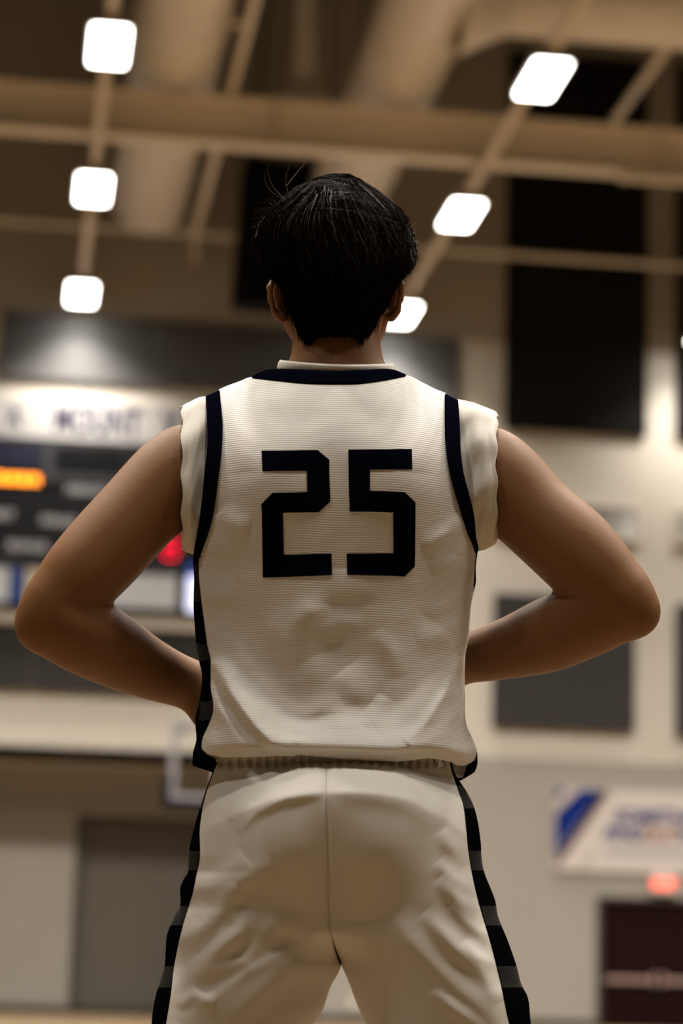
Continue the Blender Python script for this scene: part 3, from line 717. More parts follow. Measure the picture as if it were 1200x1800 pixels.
# --- outlines of the clothes (row -> column)
outL = scurve((640, 372), (690, 361), (735, 363.5), (770, 364.5), (792, 363.5), (826, 359.5), (864, 356), (900, 352), (938, 346), (966, 341), (989, 339), (1016, 341), (1060, 340), (1100, 342), (1133, 345), (1163, 350), (1189, 355), (1233, 350), (1266, 343), (1298, 345), (1324, 339), (1343, 338), (1380, 346))
outR = scurve((640, 800), (703, 805), (745, 808), (796, 810), (830, 814.5), (864, 823), (900, 832.5), (932, 842), (955, 843.5), (973, 839), (1004, 836), (1020, 836.5), (1042, 832), (1060, 828), (1089, 825.5), (1118, 824), (1151, 817), (1193, 816), (1222, 816.5), (1264, 817), (1282, 822), (1298, 831), (1322, 838.5), (1347, 838), (1380, 822))
inL = scurve((640, 383), (686, 384.5), (717, 387), (745, 389), (773, 388.5), (802, 386), (839, 381), (877, 376), (900, 372.5), (930, 365), (958, 355.5), (979, 349), (1000, 348), (1053, 352.5), (1095, 358), (1133, 363), (1163, 369), (1207, 369), (1240, 373.5), (1252, 373), (1273, 366), (1298, 355), (1312, 353), (1326, 360), (1335, 376), (1380, 380))
inR = scurve((640, 783), (735, 783.5), (777, 785), (815, 790), (847, 797), (879, 806), (909, 815.5), (939, 825), (972, 836.5), (985, 836), (1004, 834), (1042, 832), (1060, 828.6), (1089, 826), (1118, 824.6), (1151, 817.6), (1193, 816.6), (1222, 817), (1264, 817.5), (1282, 822.5), (1298, 831.5), (1322, 838.5), (1340, 832), (1347, 824), (1380, 812))
bodyC = scurve((600, 588), (800, 586), (975, 589), (1060, 584), (1180, 584), (1320, 589), (1400, 590))
bodyH = lambda py: np.where(py > 975, (outR(py) - outL(py)) / 2, curve((600, 310), (700, 300), (800, 290), (900, 268), (975, 250))(py))
topT = scurve((300, 712), (318, 706), (360, 692), (385, 682), (420, 667), (443, 655), (480, 634), (520, 615), (590, 606), (660, 615), (700, 638), (740, 666), (783, 687), (805, 697), (850, 712), (880, 735))
D_back = scurve((600, 0.112), (700, 0.120), (780, 0.134), (850, 0.138), (950, 0.130), (1050, 0.113), (1130, 0.100), (1200, 0.094), (1250, 0.114), (1290, 0.131), (1312, 0.136), (1328, 0.131), (1350, 0.115), (1400, 0.11))
valley = scurve((330, 1090), (360, 1110), (450, 1200), (540, 1262), (600, 1232), (680, 1236), (760, 1180), (825, 1120), (850, 1100))
D_front = scurve((600, 0.09), (700, 0.10), (850, 0.115), (1000, 0.108), (1150, 0.098), (1300, 0.112), (1400, 0.11))
jersey_folds = [
    ([(374, 1160), (408, 1220), (448, 1275), (492, 1318)], 13, 0.0085, 7),
    ([(367, 1170), (393, 1232), (430, 1285), (474, 1326)], 7, -0.0060),
    ([(818, 1180), (792, 1230), (757, 1275), (722, 1308)], 13, -0.0075),
    ([(366, 1098), (405, 1165), (460, 1235), (540, 1290)], 22, 0.0050, 60),
    ([(812, 1155), (790, 1215), (750, 1275), (715, 1310)], 16, 0.0090, 9),
    ([(800, 1120), (760, 1180), (700, 1240), (655, 1275)], 20, 0.0050, 50),
    ([(600, 1180), (625, 1215), (650, 1235)], 26, 0.0040, 18),
    ([(560, 1150), (585, 1200), (610, 1250), (600, 1285)], 30, 0.0032),
    ([(520, 1290), (560, 1255), (600, 1230)], 16, 0.0024),
    ([(676, 1225), (660, 1255), (640, 1275)], 12, 0.0030),
    ([(384, 900), (410, 925), (440, 930)], 16, 0.0045), ([(352, 985), (385, 955), (420, 980)], 14, 0.0030),
    ([(815, 905), (790, 935), (745, 965)], 16, 0.0045, 10), ([(830, 960), (800, 985), (755, 1000)], 14, 0.0035),
    ([(826, 1035), (790, 1060), (750, 1085)], 12, 0.0025), ([(826, 1080), (780, 1110), (730, 1125)], 16, 0.0030),
    ([(352, 1040), (380, 1050), (420, 1045)], 12, 0.0030),
    ([(500, 1110), (540, 1075), (580, 1070)], 12, 0.0022), ([(560, 1120), (600, 1095), (640, 1100)], 14, 0.0022), ([(660, 1110), (690, 1150), (700, 1190)], 12, 0.0022),
    ([(470, 1090), (505, 1130), (520, 1170)], 14, 0.0020),
    ([(400, 700), (420, 760), (430, 830)], 18, 0.0025), ([(770, 705), (745, 760), (735, 830)], 18, 0.0025),
    ([(420, 720), (500, 700), (580, 705)], 16, 0.0015), ([(600, 700), (680, 705), (750, 730)], 16, 0.0015),
    ([(600, 1060), (600, 1000)], 30, 0.002),
]
hemY = curve((330, 1300), (353, 1306), (357, 1318), (364, 1327), (377, 1331), (430, 1331), (483, 1329), (507, 1330), (518, 1327), (560, 1331), (600, 1335), (693, 1339), (752, 1332), (791, 1339), (812, 1346), (824, 1346), (834, 1336), (838, 1322))

def prof(px, py):
    u = (px - bodyC(py)) / bodyH(py); a = np.clip(1 - np.abs(u) ** 2.5, 0, 1) ** 0.5
    t = np.clip((py - topT(px)) / 210.0, 0, 1); return a, np.sqrt(np.clip(1 - (1 - t) ** 2, 0, 1)), u
def jback(px, py, lift=0.0):
    a, b, u = prof(px, py)
    dep = D_back(py - (valley(px) - 1200) * sstep(960, 1110, py) * (1 - sstep(1255, 1330, py))) * a * b
    dep = dep + 0.010 * np.exp(-(((px - 490) / 70) ** 2 + ((py - 830) / 90) ** 2)) + 0.010 * np.exp(-(((px - 690) / 70) ** 2 + ((py - 830) / 90) ** 2))   # shoulder blades
    dep = dep - 0.006 * np.exp(-((px - 590) / 40) ** 2) * sstep(700, 850, py) * (1 - sstep(1150, 1280, py))
    fold = ridges(px, py, jersey_folds) * np.clip(a * 1.6, 0, 1)
    fold = fold + 0.0014 * vnoise(px / 55 + 0.02 * py, py / 38) * sstep(880, 1050, py)
    tuck = sstep(0, 26, hemY(px) - py)
    return -(dep + fold) * (0.90 + 0.10 * tuck) - lift
def jfront(px, py, lift=0.0):
    a, b, u = prof(px, py)
    return D_front(py) * a * b + 0.003 * vnoise(px / 50, py / 60) * a + lift

def sheet(name, cols, rows, fx, fy, fY, material, parent, thick=0.0022, flip=False, mats=None, mfun=None):
    s = np.linspace(0, 1, cols)[None, :]; v = np.linspace(0, 1, rows)[:, None]
    py = fy(s, v) + 0 * s; px = fx(s, py) + 0 * v
    Vv = at(px, py, fY(px, py)).reshape(-1, 3); F = grid_faces(rows, cols)
    if not flip: F = F[:, ::-1]
    me = mesh_np(name, Vv, F)
    o = link(name, me, mats or material, parent, smooth=True)
    if mfun is not None:
        pc = py.reshape(-1)[F].mean(1); xc = px.reshape(-1)[F].mean(1)
        me.polygons.foreach_set('material_index', mfun(xc, pc).astype(np.int32))
    if thick:
        md = o.modifiers.new('thickness', 'SOLIDIFY'); md.thickness = thick; md.offset = -1
    return o

jersey = empty('jersey'); jersey.parent = root
jtop = scurve((384, 685), (400, 678), (420, 671), (443, 663), (483, 667), (540, 672), (613, 673), (667, 668), (713, 660), (745, 674), (765, 684), (783, 691))
jx = lambda s, py: inL(py) + (inR(py) - inL(py)) * s
xs = lambda s: 384.5 + (783 - 384.5) * s
xh = lambda s: 356 + (834 - 356) * s
back = sheet('back_panel', 190, 210, jx, lambda s, v: jtop(xs(s)) + v * (hemY(xh(s)) - jtop(xs(s))), jback, M_jersey, jersey)
back['label'] = 'white ribbed back panel'
ftop = lambda x: np.where((x > 443) & (x < 713), 663 + 120 * np.sin(np.pi * np.clip((x - 443) / 270, 0, 1)) ** 0.7, jtop(x))
sheet('front_panel', 90, 90, jx, lambda s, v: ftop(xs(s)) + v * (1368 - ftop(xs(s))), jfront, M_jersey, jersey, flip=True)
# neck band, back and front
nlo = scurve((443, 664), (483, 668), (540, 673), (613, 674), (667, 669), (713, 661)); nup = scurve((443, 661), (467, 650), (493, 648), (540, 650), (587, 652), (640, 650), (673, 648), (693, 650), (713, 658))
nx = lambda s, py: 443 + 270 * s + 0 * py
sheet('neck_band', 80, 8, nx, lambda s, v: nup(443 + 270 * s) + v * (nlo(443 + 270 * s) + 0.5 - nup(443 + 270 * s)), lambda x, y: jback(x, y, 0.002), M_navy, jersey)
sheet('neck_band', 60, 6, nx, lambda s, v: ftop(443 + 270 * s) - 16 * np.sin(np.pi * np.clip(s, 0, 1)) ** 0.4 + v * 17, lambda x, y: jfront(x, y, 0.002), M_navy, jersey, flip=True)
# armhole bands
for L in (True, False):
    tp = (lambda s: 696.5 - 11 * s) if L else (lambda s: 692 + 11 * s)
    bt = (lambda s: 992 - 12 * s) if L else (lambda s: 972 + 1 * s)
    fx = (lambda s, py: outL(py) + (inL(py) + 0.8 - outL(py)) * s) if L else (lambda s, py: inR(py) - 0.8 + (outR(py) - inR(py) + 0.8) * s)
    fy = lambda s, v, tp=tp, bt=bt: tp(s) + v * (bt(s) - tp(s))
    sheet('armhole_band', 9, 90, fx, fy, lambda x, y: jback(x, y, 0.0065), M_navy, jersey)
    sheet('armhole_band', 9, 70, fx, fy, lambda x, y: jfront(x, y, 0.0018), M_navy, jersey, flip=True)
# black side panels with charcoal stripes, wrapping from back to front
def stripes_j(x, y):
    g = np.zeros(len(y))
    for a, b in ((990, 1057), (1132, 1161), (1233, 1266)): g[(y > a) & (y < b)] = 1
    return g
for L in (True, False):
    y0 = 978 if L else 972
    if L: fxb = lambda s, py: outL(py) + (inL(py) + 0.6 - outL(py)) * s; fxf = lambda s, py: outL(py) + (inL(py) + 8 - outL(py)) * s
    else: mid = lambda py: sstep(1036, 1062, py) * (1 - sstep(1300, 1325, py)); fxb = lambda s, py: inR(py) - 0.6 + (outR(py) - inR(py) + 0.6) * s; fxf = lambda s, py: inR(py) - 26 + (outR(py) - inR(py) + 26 - 4 * mid(py)) * s
    hb_ = (lambda s: 1343 - 6 * s) if L else (lambda s: 1352 - 8 * s)
    hf_ = (lambda s: 1346 + 18 * s) if L else (lambda s: 1379 - 22 * s ** 2)
    if not L: sheet('side_panel', 8, 30, fxb, lambda s, v: y0 + v * (1046 - y0) + 0 * s, lambda x, y: jback(x, y, 0.0008), None, jersey, mats=[M_sideb, M_sideg], mfun=stripes_j)
    yb0 = y0 if L else 1322
    sheet('side_panel', 12, 120 if L else 12, fxb, lambda s, v, h=hb_, yb0=yb0: yb0 + v * (h(s) - yb0), lambda x, y: jback(x, y, 0.0008), None, jersey, mats=[M_sideb, M_sideg], mfun=stripes_j)
    sheet('side_panel', 12, 90, fxf, lambda s, v, h=hf_: y0 + v * (h(s) - y0), lambda x, y: jfront(x, y, 0.0008), None, jersey, flip=True, mats=[M_sideb, M_sideg], mfun=stripes_j)
# number 25: flat print laid on the back
def digit(name, quads):
    Vs, Fs, n = [], [], 0
    for q in quads:
        q = np.array(q, float); nu = max(2, int(max(math.dist(q[0], q[1]), math.dist(q[3], q[2])) / 4) + 1); nv = max(2, int(max(math.dist(q[0], q[3]), math.dist(q[1], q[2])) / 4) + 1)
        a = np.linspace(0, 1, nu)[None, :, None]; b = np.linspace(0, 1, nv)[:, None, None]
        g = (q[0] * (1 - a) + q[1] * a) * (1 - b) + (q[3] * (1 - a) + q[2] * a) * b
        px, py = g[..., 0], g[..., 1]
        Vs.append(at(px, py, jback(px, py, 0.0012)).reshape(-1, 3)); Fs.append(grid_faces(nv, nu, base=n)[:, ::-1]); n += nu * nv
    return link(name, mesh_np(name, np.concatenate(Vs), np.concatenate(Fs)), M_navy, jersey, smooth=True)
X = lambda x, y: (300 + x / 2, 620 + y / 2)
dg = digit('digit', [[X(319, 344), X(516, 342), X(516, 414), X(322, 417)], [X(516, 342), X(557, 376), X(557, 414), X(516, 414)],
    [X(478, 414), X(557, 414), X(560, 490), X(480, 490)], [X(480, 490), X(560, 490), X(561, 523), X(480, 523)], [X(480, 523), X(561, 523), X(520, 561), X(480, 561)],
    [X(357, 493), X(480, 490), X(480, 561), X(394, 563)], [X(318, 533), X(357, 493), X(394, 563), X(320, 563)], [X(320, 563), X(394, 563), X(397, 711), X(322, 711)],
    [X(322, 711), X(397, 711), X(398, 789), X(323, 791)], [X(397, 711), X(565, 706), X(567, 782), X(398, 789)]])
dg['label'] = 'navy number 2'
dg = digit('digit', [[X(624, 341), X(847, 338), X(849, 410), X(700, 411)], [X(624, 341), X(700, 411), X(700, 486), X(626, 486)], [X(626, 486), X(700, 486), X(700, 559), X(629, 559)],
    [X(700, 486), X(822, 490), X(822, 563), X(700, 559)], [X(822, 490), X(860, 526), X(860, 563), X(822, 563)], [X(782, 562), X(860, 563), X(859, 706), X(783, 706)],
    [X(783, 706), X(859, 706), X(858, 752), X(783, 752)], [X(783, 752), X(858, 752), X(822, 787), X(783, 785)], [X(618, 706), X(783, 706), X(783, 785), X(620, 781)]])
dg['label'] = 'navy number 5'

# undershirt: cut-off sleeves and collar under the jersey
tee = empty('undershirt'); tee.parent = root
def sleeve(st, ripple):
    n = 72; rows = []
    for (x, yt, yb, hd) in st:
        th = np.linspace(0, 2 * np.pi, n, endpoint=False)
        c_, h_ = (yt + yb) / 2, (yb - yt) / 2
        hem = max(0, 1 - abs(x - st[0][0]) / 22.0)
        ww = 1 + 0.07 * np.sin(3 * th + x * 0.06 + ripple) * np.clip(-np.cos(th), 0, 1) + 0.045 * np.sin(9 * th + 0.07 * x + ripple) * (0.4 + 0.6 * np.clip(np.cos(th), 0, 1))
        ww = ww + 0.14 * vnoise(th * 2.6 + x * 0.035, x / 16 + ripple * 5) * np.clip(np.abs(x - st[0][0]) / 6, 0.3, 1)
        yy = c_ - h_ * np.cos(th)
        xx = x + hem * (2.2 * np.sin(11 * th + ripple) + 1.2 * vnoise(th * 9, th * 0 + ripple)) + 7 * np.sin(th / 2) * (-1 if st[0][0] > 500 else 1) * 0
        Y = -hd * np.sin(th) * ww
        rows.append(at(xx, yy + 0 * th, Y))
    Vv = np.concatenate(rows); F = grid_faces(len(st), n, wrap=True)
    o = link('sleeve', mesh_np('sleeve', Vv, F), M_tee, tee, smooth=True)
    md = o.modifiers.new('thickness', 'SOLIDIFY'); md.thickness = 0.0022; md.offset = -1
    md = o.modifiers.new('sub', 'SUBSURF'); md.levels = 1; md.render_levels = 1
    return o
def dense(st, n=5):
    st = np.array(st, float); t = np.linspace(0, len(st) - 1, (len(st) - 1) * n + 1)
    return [tuple(np.interp(t, range(len(st)), st[:, k])[i] for k in range(4)) for i in range(len(t))]
sleeve(dense([(319, 715, 962, 0.076), (323, 711, 968, 0.077), (335, 705, 974, 0.078), (350, 698, 978, 0.071), (372, 695, 990, 0.061), (400, 694, 1000, 0.052)]), 0.4)
sleeve(dense([(872, 733, 940, 0.076), (868, 725, 956, 0.077), (852, 718, 964, 0.078), (832, 710, 968, 0.071), (808, 705, 980, 0.061), (780, 702, 1000, 0.052)]), 2.1)
cr = []
for (w_, top, fr_) in ((0, 0, 0.95), (3, 4, 0.95), (7, 22, 0.88)):
    th = np.linspace(0, 2 * np.pi, 64, endpoint=False)
    hw = 97 + w_; xx = 591 + hw * np.sin(th); yb_ = 641 - 4 * np.sin(th) ** 2 + 3 * np.sin(th) + top
    Y = 0.0 - 0.074 * fr_ * np.cos(th); Y = np.where(np.cos(th) < 0, Y + 0.008, Y)
    yy = np.where(np.cos(th) > 0, yb_, yb_ + 95 * (-np.cos(th)).clip(0, 1) ** 1.2)
    cr.append(at(xx, yy, Y))
o = link('collar', mesh_np('collar', np.concatenate(cr), grid_faces(3, 64, wrap=True)), M_tee, tee, smooth=True)
md = o.modifiers.new('thickness', 'SOLIDIFY'); md.thickness = 0.002
th_ = MB()
for pts in (((322, 958), (326, 972), (317, 985)), ((325, 968), (331, 980)), ((859, 880), (863, 869), (873, 866)), ((859, 948), (866, 944), (862, 957)), ((319, 716), (314, 713), (316, 720))):
    pp = [P(x, y, -0.02) for x, y in pts]
    for a, b in zip(pp, pp[1:]): th_.tube(a, b, 0.0005, seg=5)
tag(th_.build('loose_thread', M_tee, tee), kind='stuff')

# --- shorts
soL = scurve((1318, 384), (1340, 378), (1361, 372), (1390, 361), (1448, 343), (1490, 333), (1507, 331), (1530, 331), (1545, 323), (1559, 317), (1594, 316), (1610, 307), (1645, 293), (1670, 291), (1699, 289), (1720, 283), (1752, 273), (1780, 268), (1800, 266), (1960, 230))
soR = scurve((1318, 790), (1340, 794), (1361, 800), (1390, 819), (1419, 833), (1483, 845), (1507, 846), (1530, 850), (1583, 870), (1610, 875), (1653, 892), (1699, 908), (1730, 916), (1752, 927), (1800, 933), (1960, 975))
siL = scurve((1318, 386), (1340, 381), (1367, 371), (1400, 360), (1454, 350.5), (1512, 350), (1540, 344), (1571, 337.5), (1629, 320), (1699, 305), (1746, 299.5), (1798, 291), (1960, 262))
siR = scurve((1318, 788), (1340, 791), (1361, 796), (1390, 806), (1413, 814), (1460, 820), (1507, 825), (1577, 839), (1658, 862.5), (1728, 880), (1798, 895), (1960, 940))
seamC = scurve((1318, 572), (1337, 572.6), (1512, 575.5), (1629, 580), (1665, 588), (1697, 600))
legInL = scurve((1697, 600), (1715, 592), (1728, 584), (1780, 565), (1800, 552), (1960, 485))
legInR = scurve((1697, 600), (1730, 614), (1760, 625), (1800, 641), (1960, 700))
D_sb = scurve((1280, 0.100), (1310, 0.102), (1335, 0.108), (1350, 0.124), (1370, 0.147), (1388, 0.163), (1394, 0.1665), (1404, 0.1675), (1480, 0.162), (1560, 0.147), (1640, 0.131), (1700, 0.119), (1800, 0.11), (1960, 0.105))
arch = scurve((300, 1500), (350, 1482), (420, 1441), (460, 1416), (500, 1402), (570, 1392), (590, 1392), (650, 1393), (720, 1409), (775, 1446), (820, 1490), (880, 1500))
D_sf = scurve((1310, 0.095), (1400, 0.10), (1600, 0.105), (1700, 0.105), (1960, 0.10))
short_folds = [
    ([(415, 1462), (450, 1425), (500, 1402), (570, 1392)], 16, 0.0035, 8), ([(588, 1392), (650, 1392), (720, 1408), (775, 1450)], 8, 0.0035, 16),
    ([(352, 1570), (385, 1545), (430, 1505)], 12, 0.0045), ([(345, 1610), (390, 1570), (440, 1535), (480, 1520)], 14, 0.0045),
    ([(318, 1655), (370, 1620), (420, 1560)], 13, 0.0055), ([(308, 1710), (360, 1690), (420, 1640), (440, 1600)], 13, 0.0065),
    ([(300, 1740), (350, 1715), (430, 1690), (480, 1640)], 13, 0.0050), ([(320, 1800), (400, 1740), (480, 1690), (560, 1650)], 13, 0.0055, 24),
    ([(390, 1800), (470, 1740), (540, 1690)], 16, 0.0045), ([(440, 1640), (490, 1625), (540, 1632)], 14, 0.0035),
    ([(310, 1770), (340, 1750), (380, 1765)], 9, 0.0040),
    ([(365, 1430), (380, 1395), (385, 1370)], 10, 0.0030), ([(400, 1440), (420, 1405), (430, 1380)], 10, 0.0025),
    ([(820, 1520), (795, 1490), (775, 1460)], 11, 0.0040), ([(838, 1570), (800, 1545), (768, 1515)], 11, 0.0045),
    ([(850, 1620), (810, 1585), (770, 1545)], 11, 0.0055), ([(862, 1650), (825, 1625), (790, 1590)], 9, 0.0040),
    ([(882, 1760), (845, 1705), (800, 1665), (745, 1605)], 12, 0.0065), ([(872, 1700), (840, 1680), (815, 1655)], 8, 0.0035),
    ([(895, 1810), (850, 1770), (790, 1720), (720, 1650), (690, 1600)], 14, 0.0050, 22), ([(820, 1810), (770, 1760), (720, 1690), (680, 1620)], 22, 0.0045),
    ([(850, 1810), (800, 1775), (760, 1740)], 9, 0.0030), ([(640, 1760), (650, 1700), (640, 1620)], 26, 0.0035),
]
def sdepth(px, py, D):
    C0 = (soL(py) + soR(py)) / 2; H0 = (soR(py) - soL(py)) / 2
    a = np.clip(1 - np.abs((px - C0) / H0) ** 2.6, 0, 1) ** 0.5
    left = px < np.where(py < 1697, seamC(py), 600)
    inner = np.where(left, np.where(py < 1697, seamC(py), legInL(py)), np.where(py < 1697, seamC(py), legInR(py)))
    outer = np.where(left, soL(py), soR(py))
    ul = np.clip(np.abs((px - (inner + outer) / 2) / ((outer - inner) / 2)), 0, 1)
    al = np.clip(1 - ul ** 2.4, 0, 1) ** 0.5
    wgt = sstep(1635, 1697, py)
    q = sstep(0, 1, np.clip(np.abs(px - seamC(py)) / 120, 0, 1))
    wgt = q * sstep(1470, 1697, py) + (1 - q) * wgt
    pe = py - 0.75 * (arch(px) - 1393) * (1 - sstep(1480, 1620, py)) if D is D_sb else py
    return D(pe) * (a * (1 - wgt) + al * wgt), np.minimum(a, np.where(py < 1600, 1, al + 0.3))
def sback(px, py, lift=0.0):
    dep, a = sdepth(px, py, D_sb)
    dep = dep + 0.010 * np.exp(-(((px - 478) / 85) ** 2 + ((py - 1485) / 90) ** 2)) + 0.010 * np.exp(-(((px - 690) / 85) ** 2 + ((py - 1485) / 90) ** 2))
    dep = dep - 0.0035 * np.exp(-((px - seamC(py)) / 5.0) ** 2) * (1 - sstep(1640, 1690, py)) - 0.006 * np.exp(-((px - seamC(py)) / 40) ** 2) * sstep(1400, 1500, py) * (1 - sstep(1600, 1680, py))
    g = np.exp(-((py - 1338) / 9) ** 2); dep = dep - 0.006 * g
    dep = dep + 0.0032 * np.sin(px / 2.6 + 1.5 * np.sin(px / 40)) * sstep(1316, 1325, py) * (1 - sstep(1340, 1356, py))
    dep = dep + 0.0035 * vnoise(px / 17, py / 90) * sstep(1338, 1352, py) * (1 - sstep(1370, 1430, py))
    return -(dep + ridges(px, py, short_folds) * np.clip(a * 1.5, 0, 1)) - lift
def sfront(px, py, lift=0.0):
    dep, a = sdepth(px, py, D_sf); return dep + 0.003 * vnoise(px / 60, py / 80) * a + lift
shorts = empty('shorts'); shorts.parent = root
yS = 1348
for L in (True, False):
    if L: fx = lambda s, py: siL(py) + (np.where(py < 1697, seamC(py), legInL(py)) - siL(py)) * s
    else: fx = lambda s, py: np.where(py < 1697, seamC(py), legInR(py)) + (siR(py) - np.where(py < 1697, seamC(py), legInR(py))) * s
    nm = 'leg_panel'
    sheet(nm, 110, 230, fx, lambda s, v: yS + v * (1960 - yS) + 0 * s, sback, M_satin, shorts)
    sheet(nm, 50, 100, fx, lambda s, v: yS + v * (1960 - yS) + 0 * s, sfront, M_satin, shorts, flip=True)
    if L: fo = lambda s, py: soL(py) + (siL(py) + 0.6 - soL(py)) * s
    else: fo = lambda s, py: siR(py) - 0.6 + (soR(py) - siR(py) + 0.6) * s
    def stripes_s(x, y):
        g = np.zeros(len(y))
        for a, b in ((1380, 1422), (1496, 1529), (1592, 1628), (1697, 1736), (1800, 1838)): g[(y > a) & (y < b)] = 1
        return g
    sheet('side_stripe', 10, 200, fo, lambda s, v: 1340 + v * (1960 - 1340) + 0 * s, lambda x, y: sback(x, y, 0.0006), None, shorts, mats=[M_sideb, M_sideg], mfun=stripes_s)
    sheet('side_stripe', 10, 100, fo, lambda s, v: 1340 + v * (1960 - 1340) + 0 * s, lambda x, y: sfront(x, y, 0.0006), None, shorts, flip=True, mats=[M_sideb, M_sideg], mfun=stripes_s)
wx = lambda s, py: siL(py) + (siR(py) - siL(py)) * s
sheet('waistband', 420, 16, wx, lambda s, v: 1316 + v * (yS + 1 - 1316) + 0 * s, sback, M_band, shorts)
sheet('waistband', 120, 8, wx, lambda s, v: 1316 + v * (yS + 1 - 1316) + 0 * s, sfront, M_band, shorts, flip=True)

# --- hair: a shaped mass with locks, then single strands and flyaways
hL = scurve((305, 586), (312, 560), (322, 534), (333, 516), (345, 500), (357, 486), (373, 468), (390, 456), (410, 450), (430, 452), (450, 457), (470, 465), (488, 473), (500, 486), (530, 498), (565, 506), (590, 511), (625, 514))
hR = scurve((305, 614), (312, 628), (322, 644), (333, 661), (345, 675), (357, 688), (373, 702), (390, 713), (410, 721), (430, 725), (450, 727), (466, 724), (480, 716), (494, 704), (530, 684), (565, 672), (590, 668), (625, 664))
hD = scurve((305, 0.012), (312, 0.036), (322, 0.058), (340, 0.085), (370, 0.106), (410, 0.119), (450, 0.122), (500, 0.114), (540, 0.098), (570, 0.086), (600, 0.078), (625, 0.074))
hYc = scurve((305, 0.03), (400, 0.025), (625, 0.012))
def hair_pt(th, py, extra=0.0):
    cx_, hw = (hL(py) + hR(py)) / 2, (hR(py) - hL(py)) / 2
    s_, c_ = np.sin(th), np.cos(th)                      # th = 0 faces the camera
    front = sstep(0.05, 0.5, -c_) * sstep(395, 440, py) + sstep(-0.05, 0.25, -c_) * sstep(470, 500, py)
    k = 1 - 0.22 * np.clip(front, 0, 1)
    flow = vnoise(th * 16 + 2.2 * np.sin(th * 1.5) + py * 0.012, py / 130) + 0.6 * vnoise(th * 37 + py * 0.02, py / 90 + 7) + 0.35 * vnoise(th * 80, py / 60 + 3)
    k = k * (1 + 0.040 * flow * sstep(308, 350, py))
    return at(cx_ + (hw + extra / 0.0008) * np.sign(s_) * np.abs(s_) ** 0.92 * k, py, hYc(py) - (hD(py) + extra) * c_ * k)
nth, nro = 420, 130
th = np.linspace(-np.pi, np.pi, nth, endpoint=False)[None, :]; v = np.linspace(0, 1, nro)[:, None]
low = 592 + 16 * np.exp(-((np.abs(th) - 0.62) / 0.16) ** 2) + 5 * vnoise(th * 40, th * 0) - 40 * sstep(0.9, 1.25, np.abs(th))
py = 305 + (low - 305) * v ** 1.15
Vh = hair_pt(np.abs(th) * np.sign(th) + 0 * v, py)
hair = link('hair', mesh_np('hair', Vh.reshape(-1, 3), np.concatenate([grid_faces(nro, nth, wrap=True)])), M_hair, root, smooth=True)
tip = MB(); ring = [tuple(p) for p in Vh[0]]
# strands follow the whorl at the crown and fall down the back
tubesV, tubesF, nb = [], [], 0
def strand(pts, r):
    global nb
    pts = np.array(pts); n = len(pts); d = np.gradient(pts, axis=0); d /= np.linalg.norm(d, axis=1)[:, None] + 1e-9
    a = np.cross(d, (0.3, 0.9, 0.2)); a /= np.linalg.norm(a, axis=1)[:, None] + 1e-9; b = np.cross(d, a)
    rr = (r * np.linspace(1, 0.25, n))[:, None]
    ring = np.stack([pts + rr * a, pts - 0.5 * rr * a + 0.87 * rr * b, pts - 0.5 * rr * a - 0.87 * rr * b], 1).reshape(-1, 3)
    tubesV.append(ring); tubesF.append(grid_faces(n, 3, wrap=True, base=nb)); nb += n * 3
for i in range(3600):
    t0 = rng.uniform(-1.75, 1.75); p0 = 312 + 215 * rng.random() ** 1.1
    if abs(t0) > 1.15 and p0 > 430: p0 = 330 + 90 * rng.random()
    L_ = rng.uniform(35, 100); sw = rng.normal(0, 0.10) + 0.16 * np.sign(t0 + 0.35) * (p0 < 380); q = np.linspace(0, 1, 8)
    pyy = np.minimum(p0 + L_ * q, 606 + 6 * rng.random()); thh = t0 + sw * q
    ex = 0.0005 + 0.0022 * rng.random() * (0.3 + q) + 0.004 * (rng.random() > 0.95) * q ** 2
    strand(hair_pt(thh, pyy, ex), 0.00022 + 0.0002 * rng.random())
for i in range(240):                                     # locks sweeping over the top from the whorl
    x0, y0 = 516 + rng.normal(0, 16), 350 + rng.normal(0, 9); x1 = rng.uniform(560, 712); q = np.linspace(0, 1, 10)
    top = np.interp(x1, (560, 600, 625, 660, 690, 712), (311, 306, 314, 333, 358, 388)) + rng.uniform(-2, 26)
    xx = x0 + (x1 - x0) * q; yy = y0 + (top - y0) * q - rng.uniform(10, 26) * np.sin(np.pi * q)
    env = np.interp(xx, (470, 487, 500, 516, 534, 560, 586, 614, 628, 661, 688, 702, 721), (372, 356, 344, 333, 322, 312, 306, 306, 312, 333, 357, 373, 410))
    yy = np.maximum(yy, env - 2 * rng.random())
    strand(at(xx, yy, 0.02 - 0.1 * np.sqrt(np.clip((yy - env) / 60, 0, 1)) - 0.003), 0.0003)
n_plain = len(tubesF)
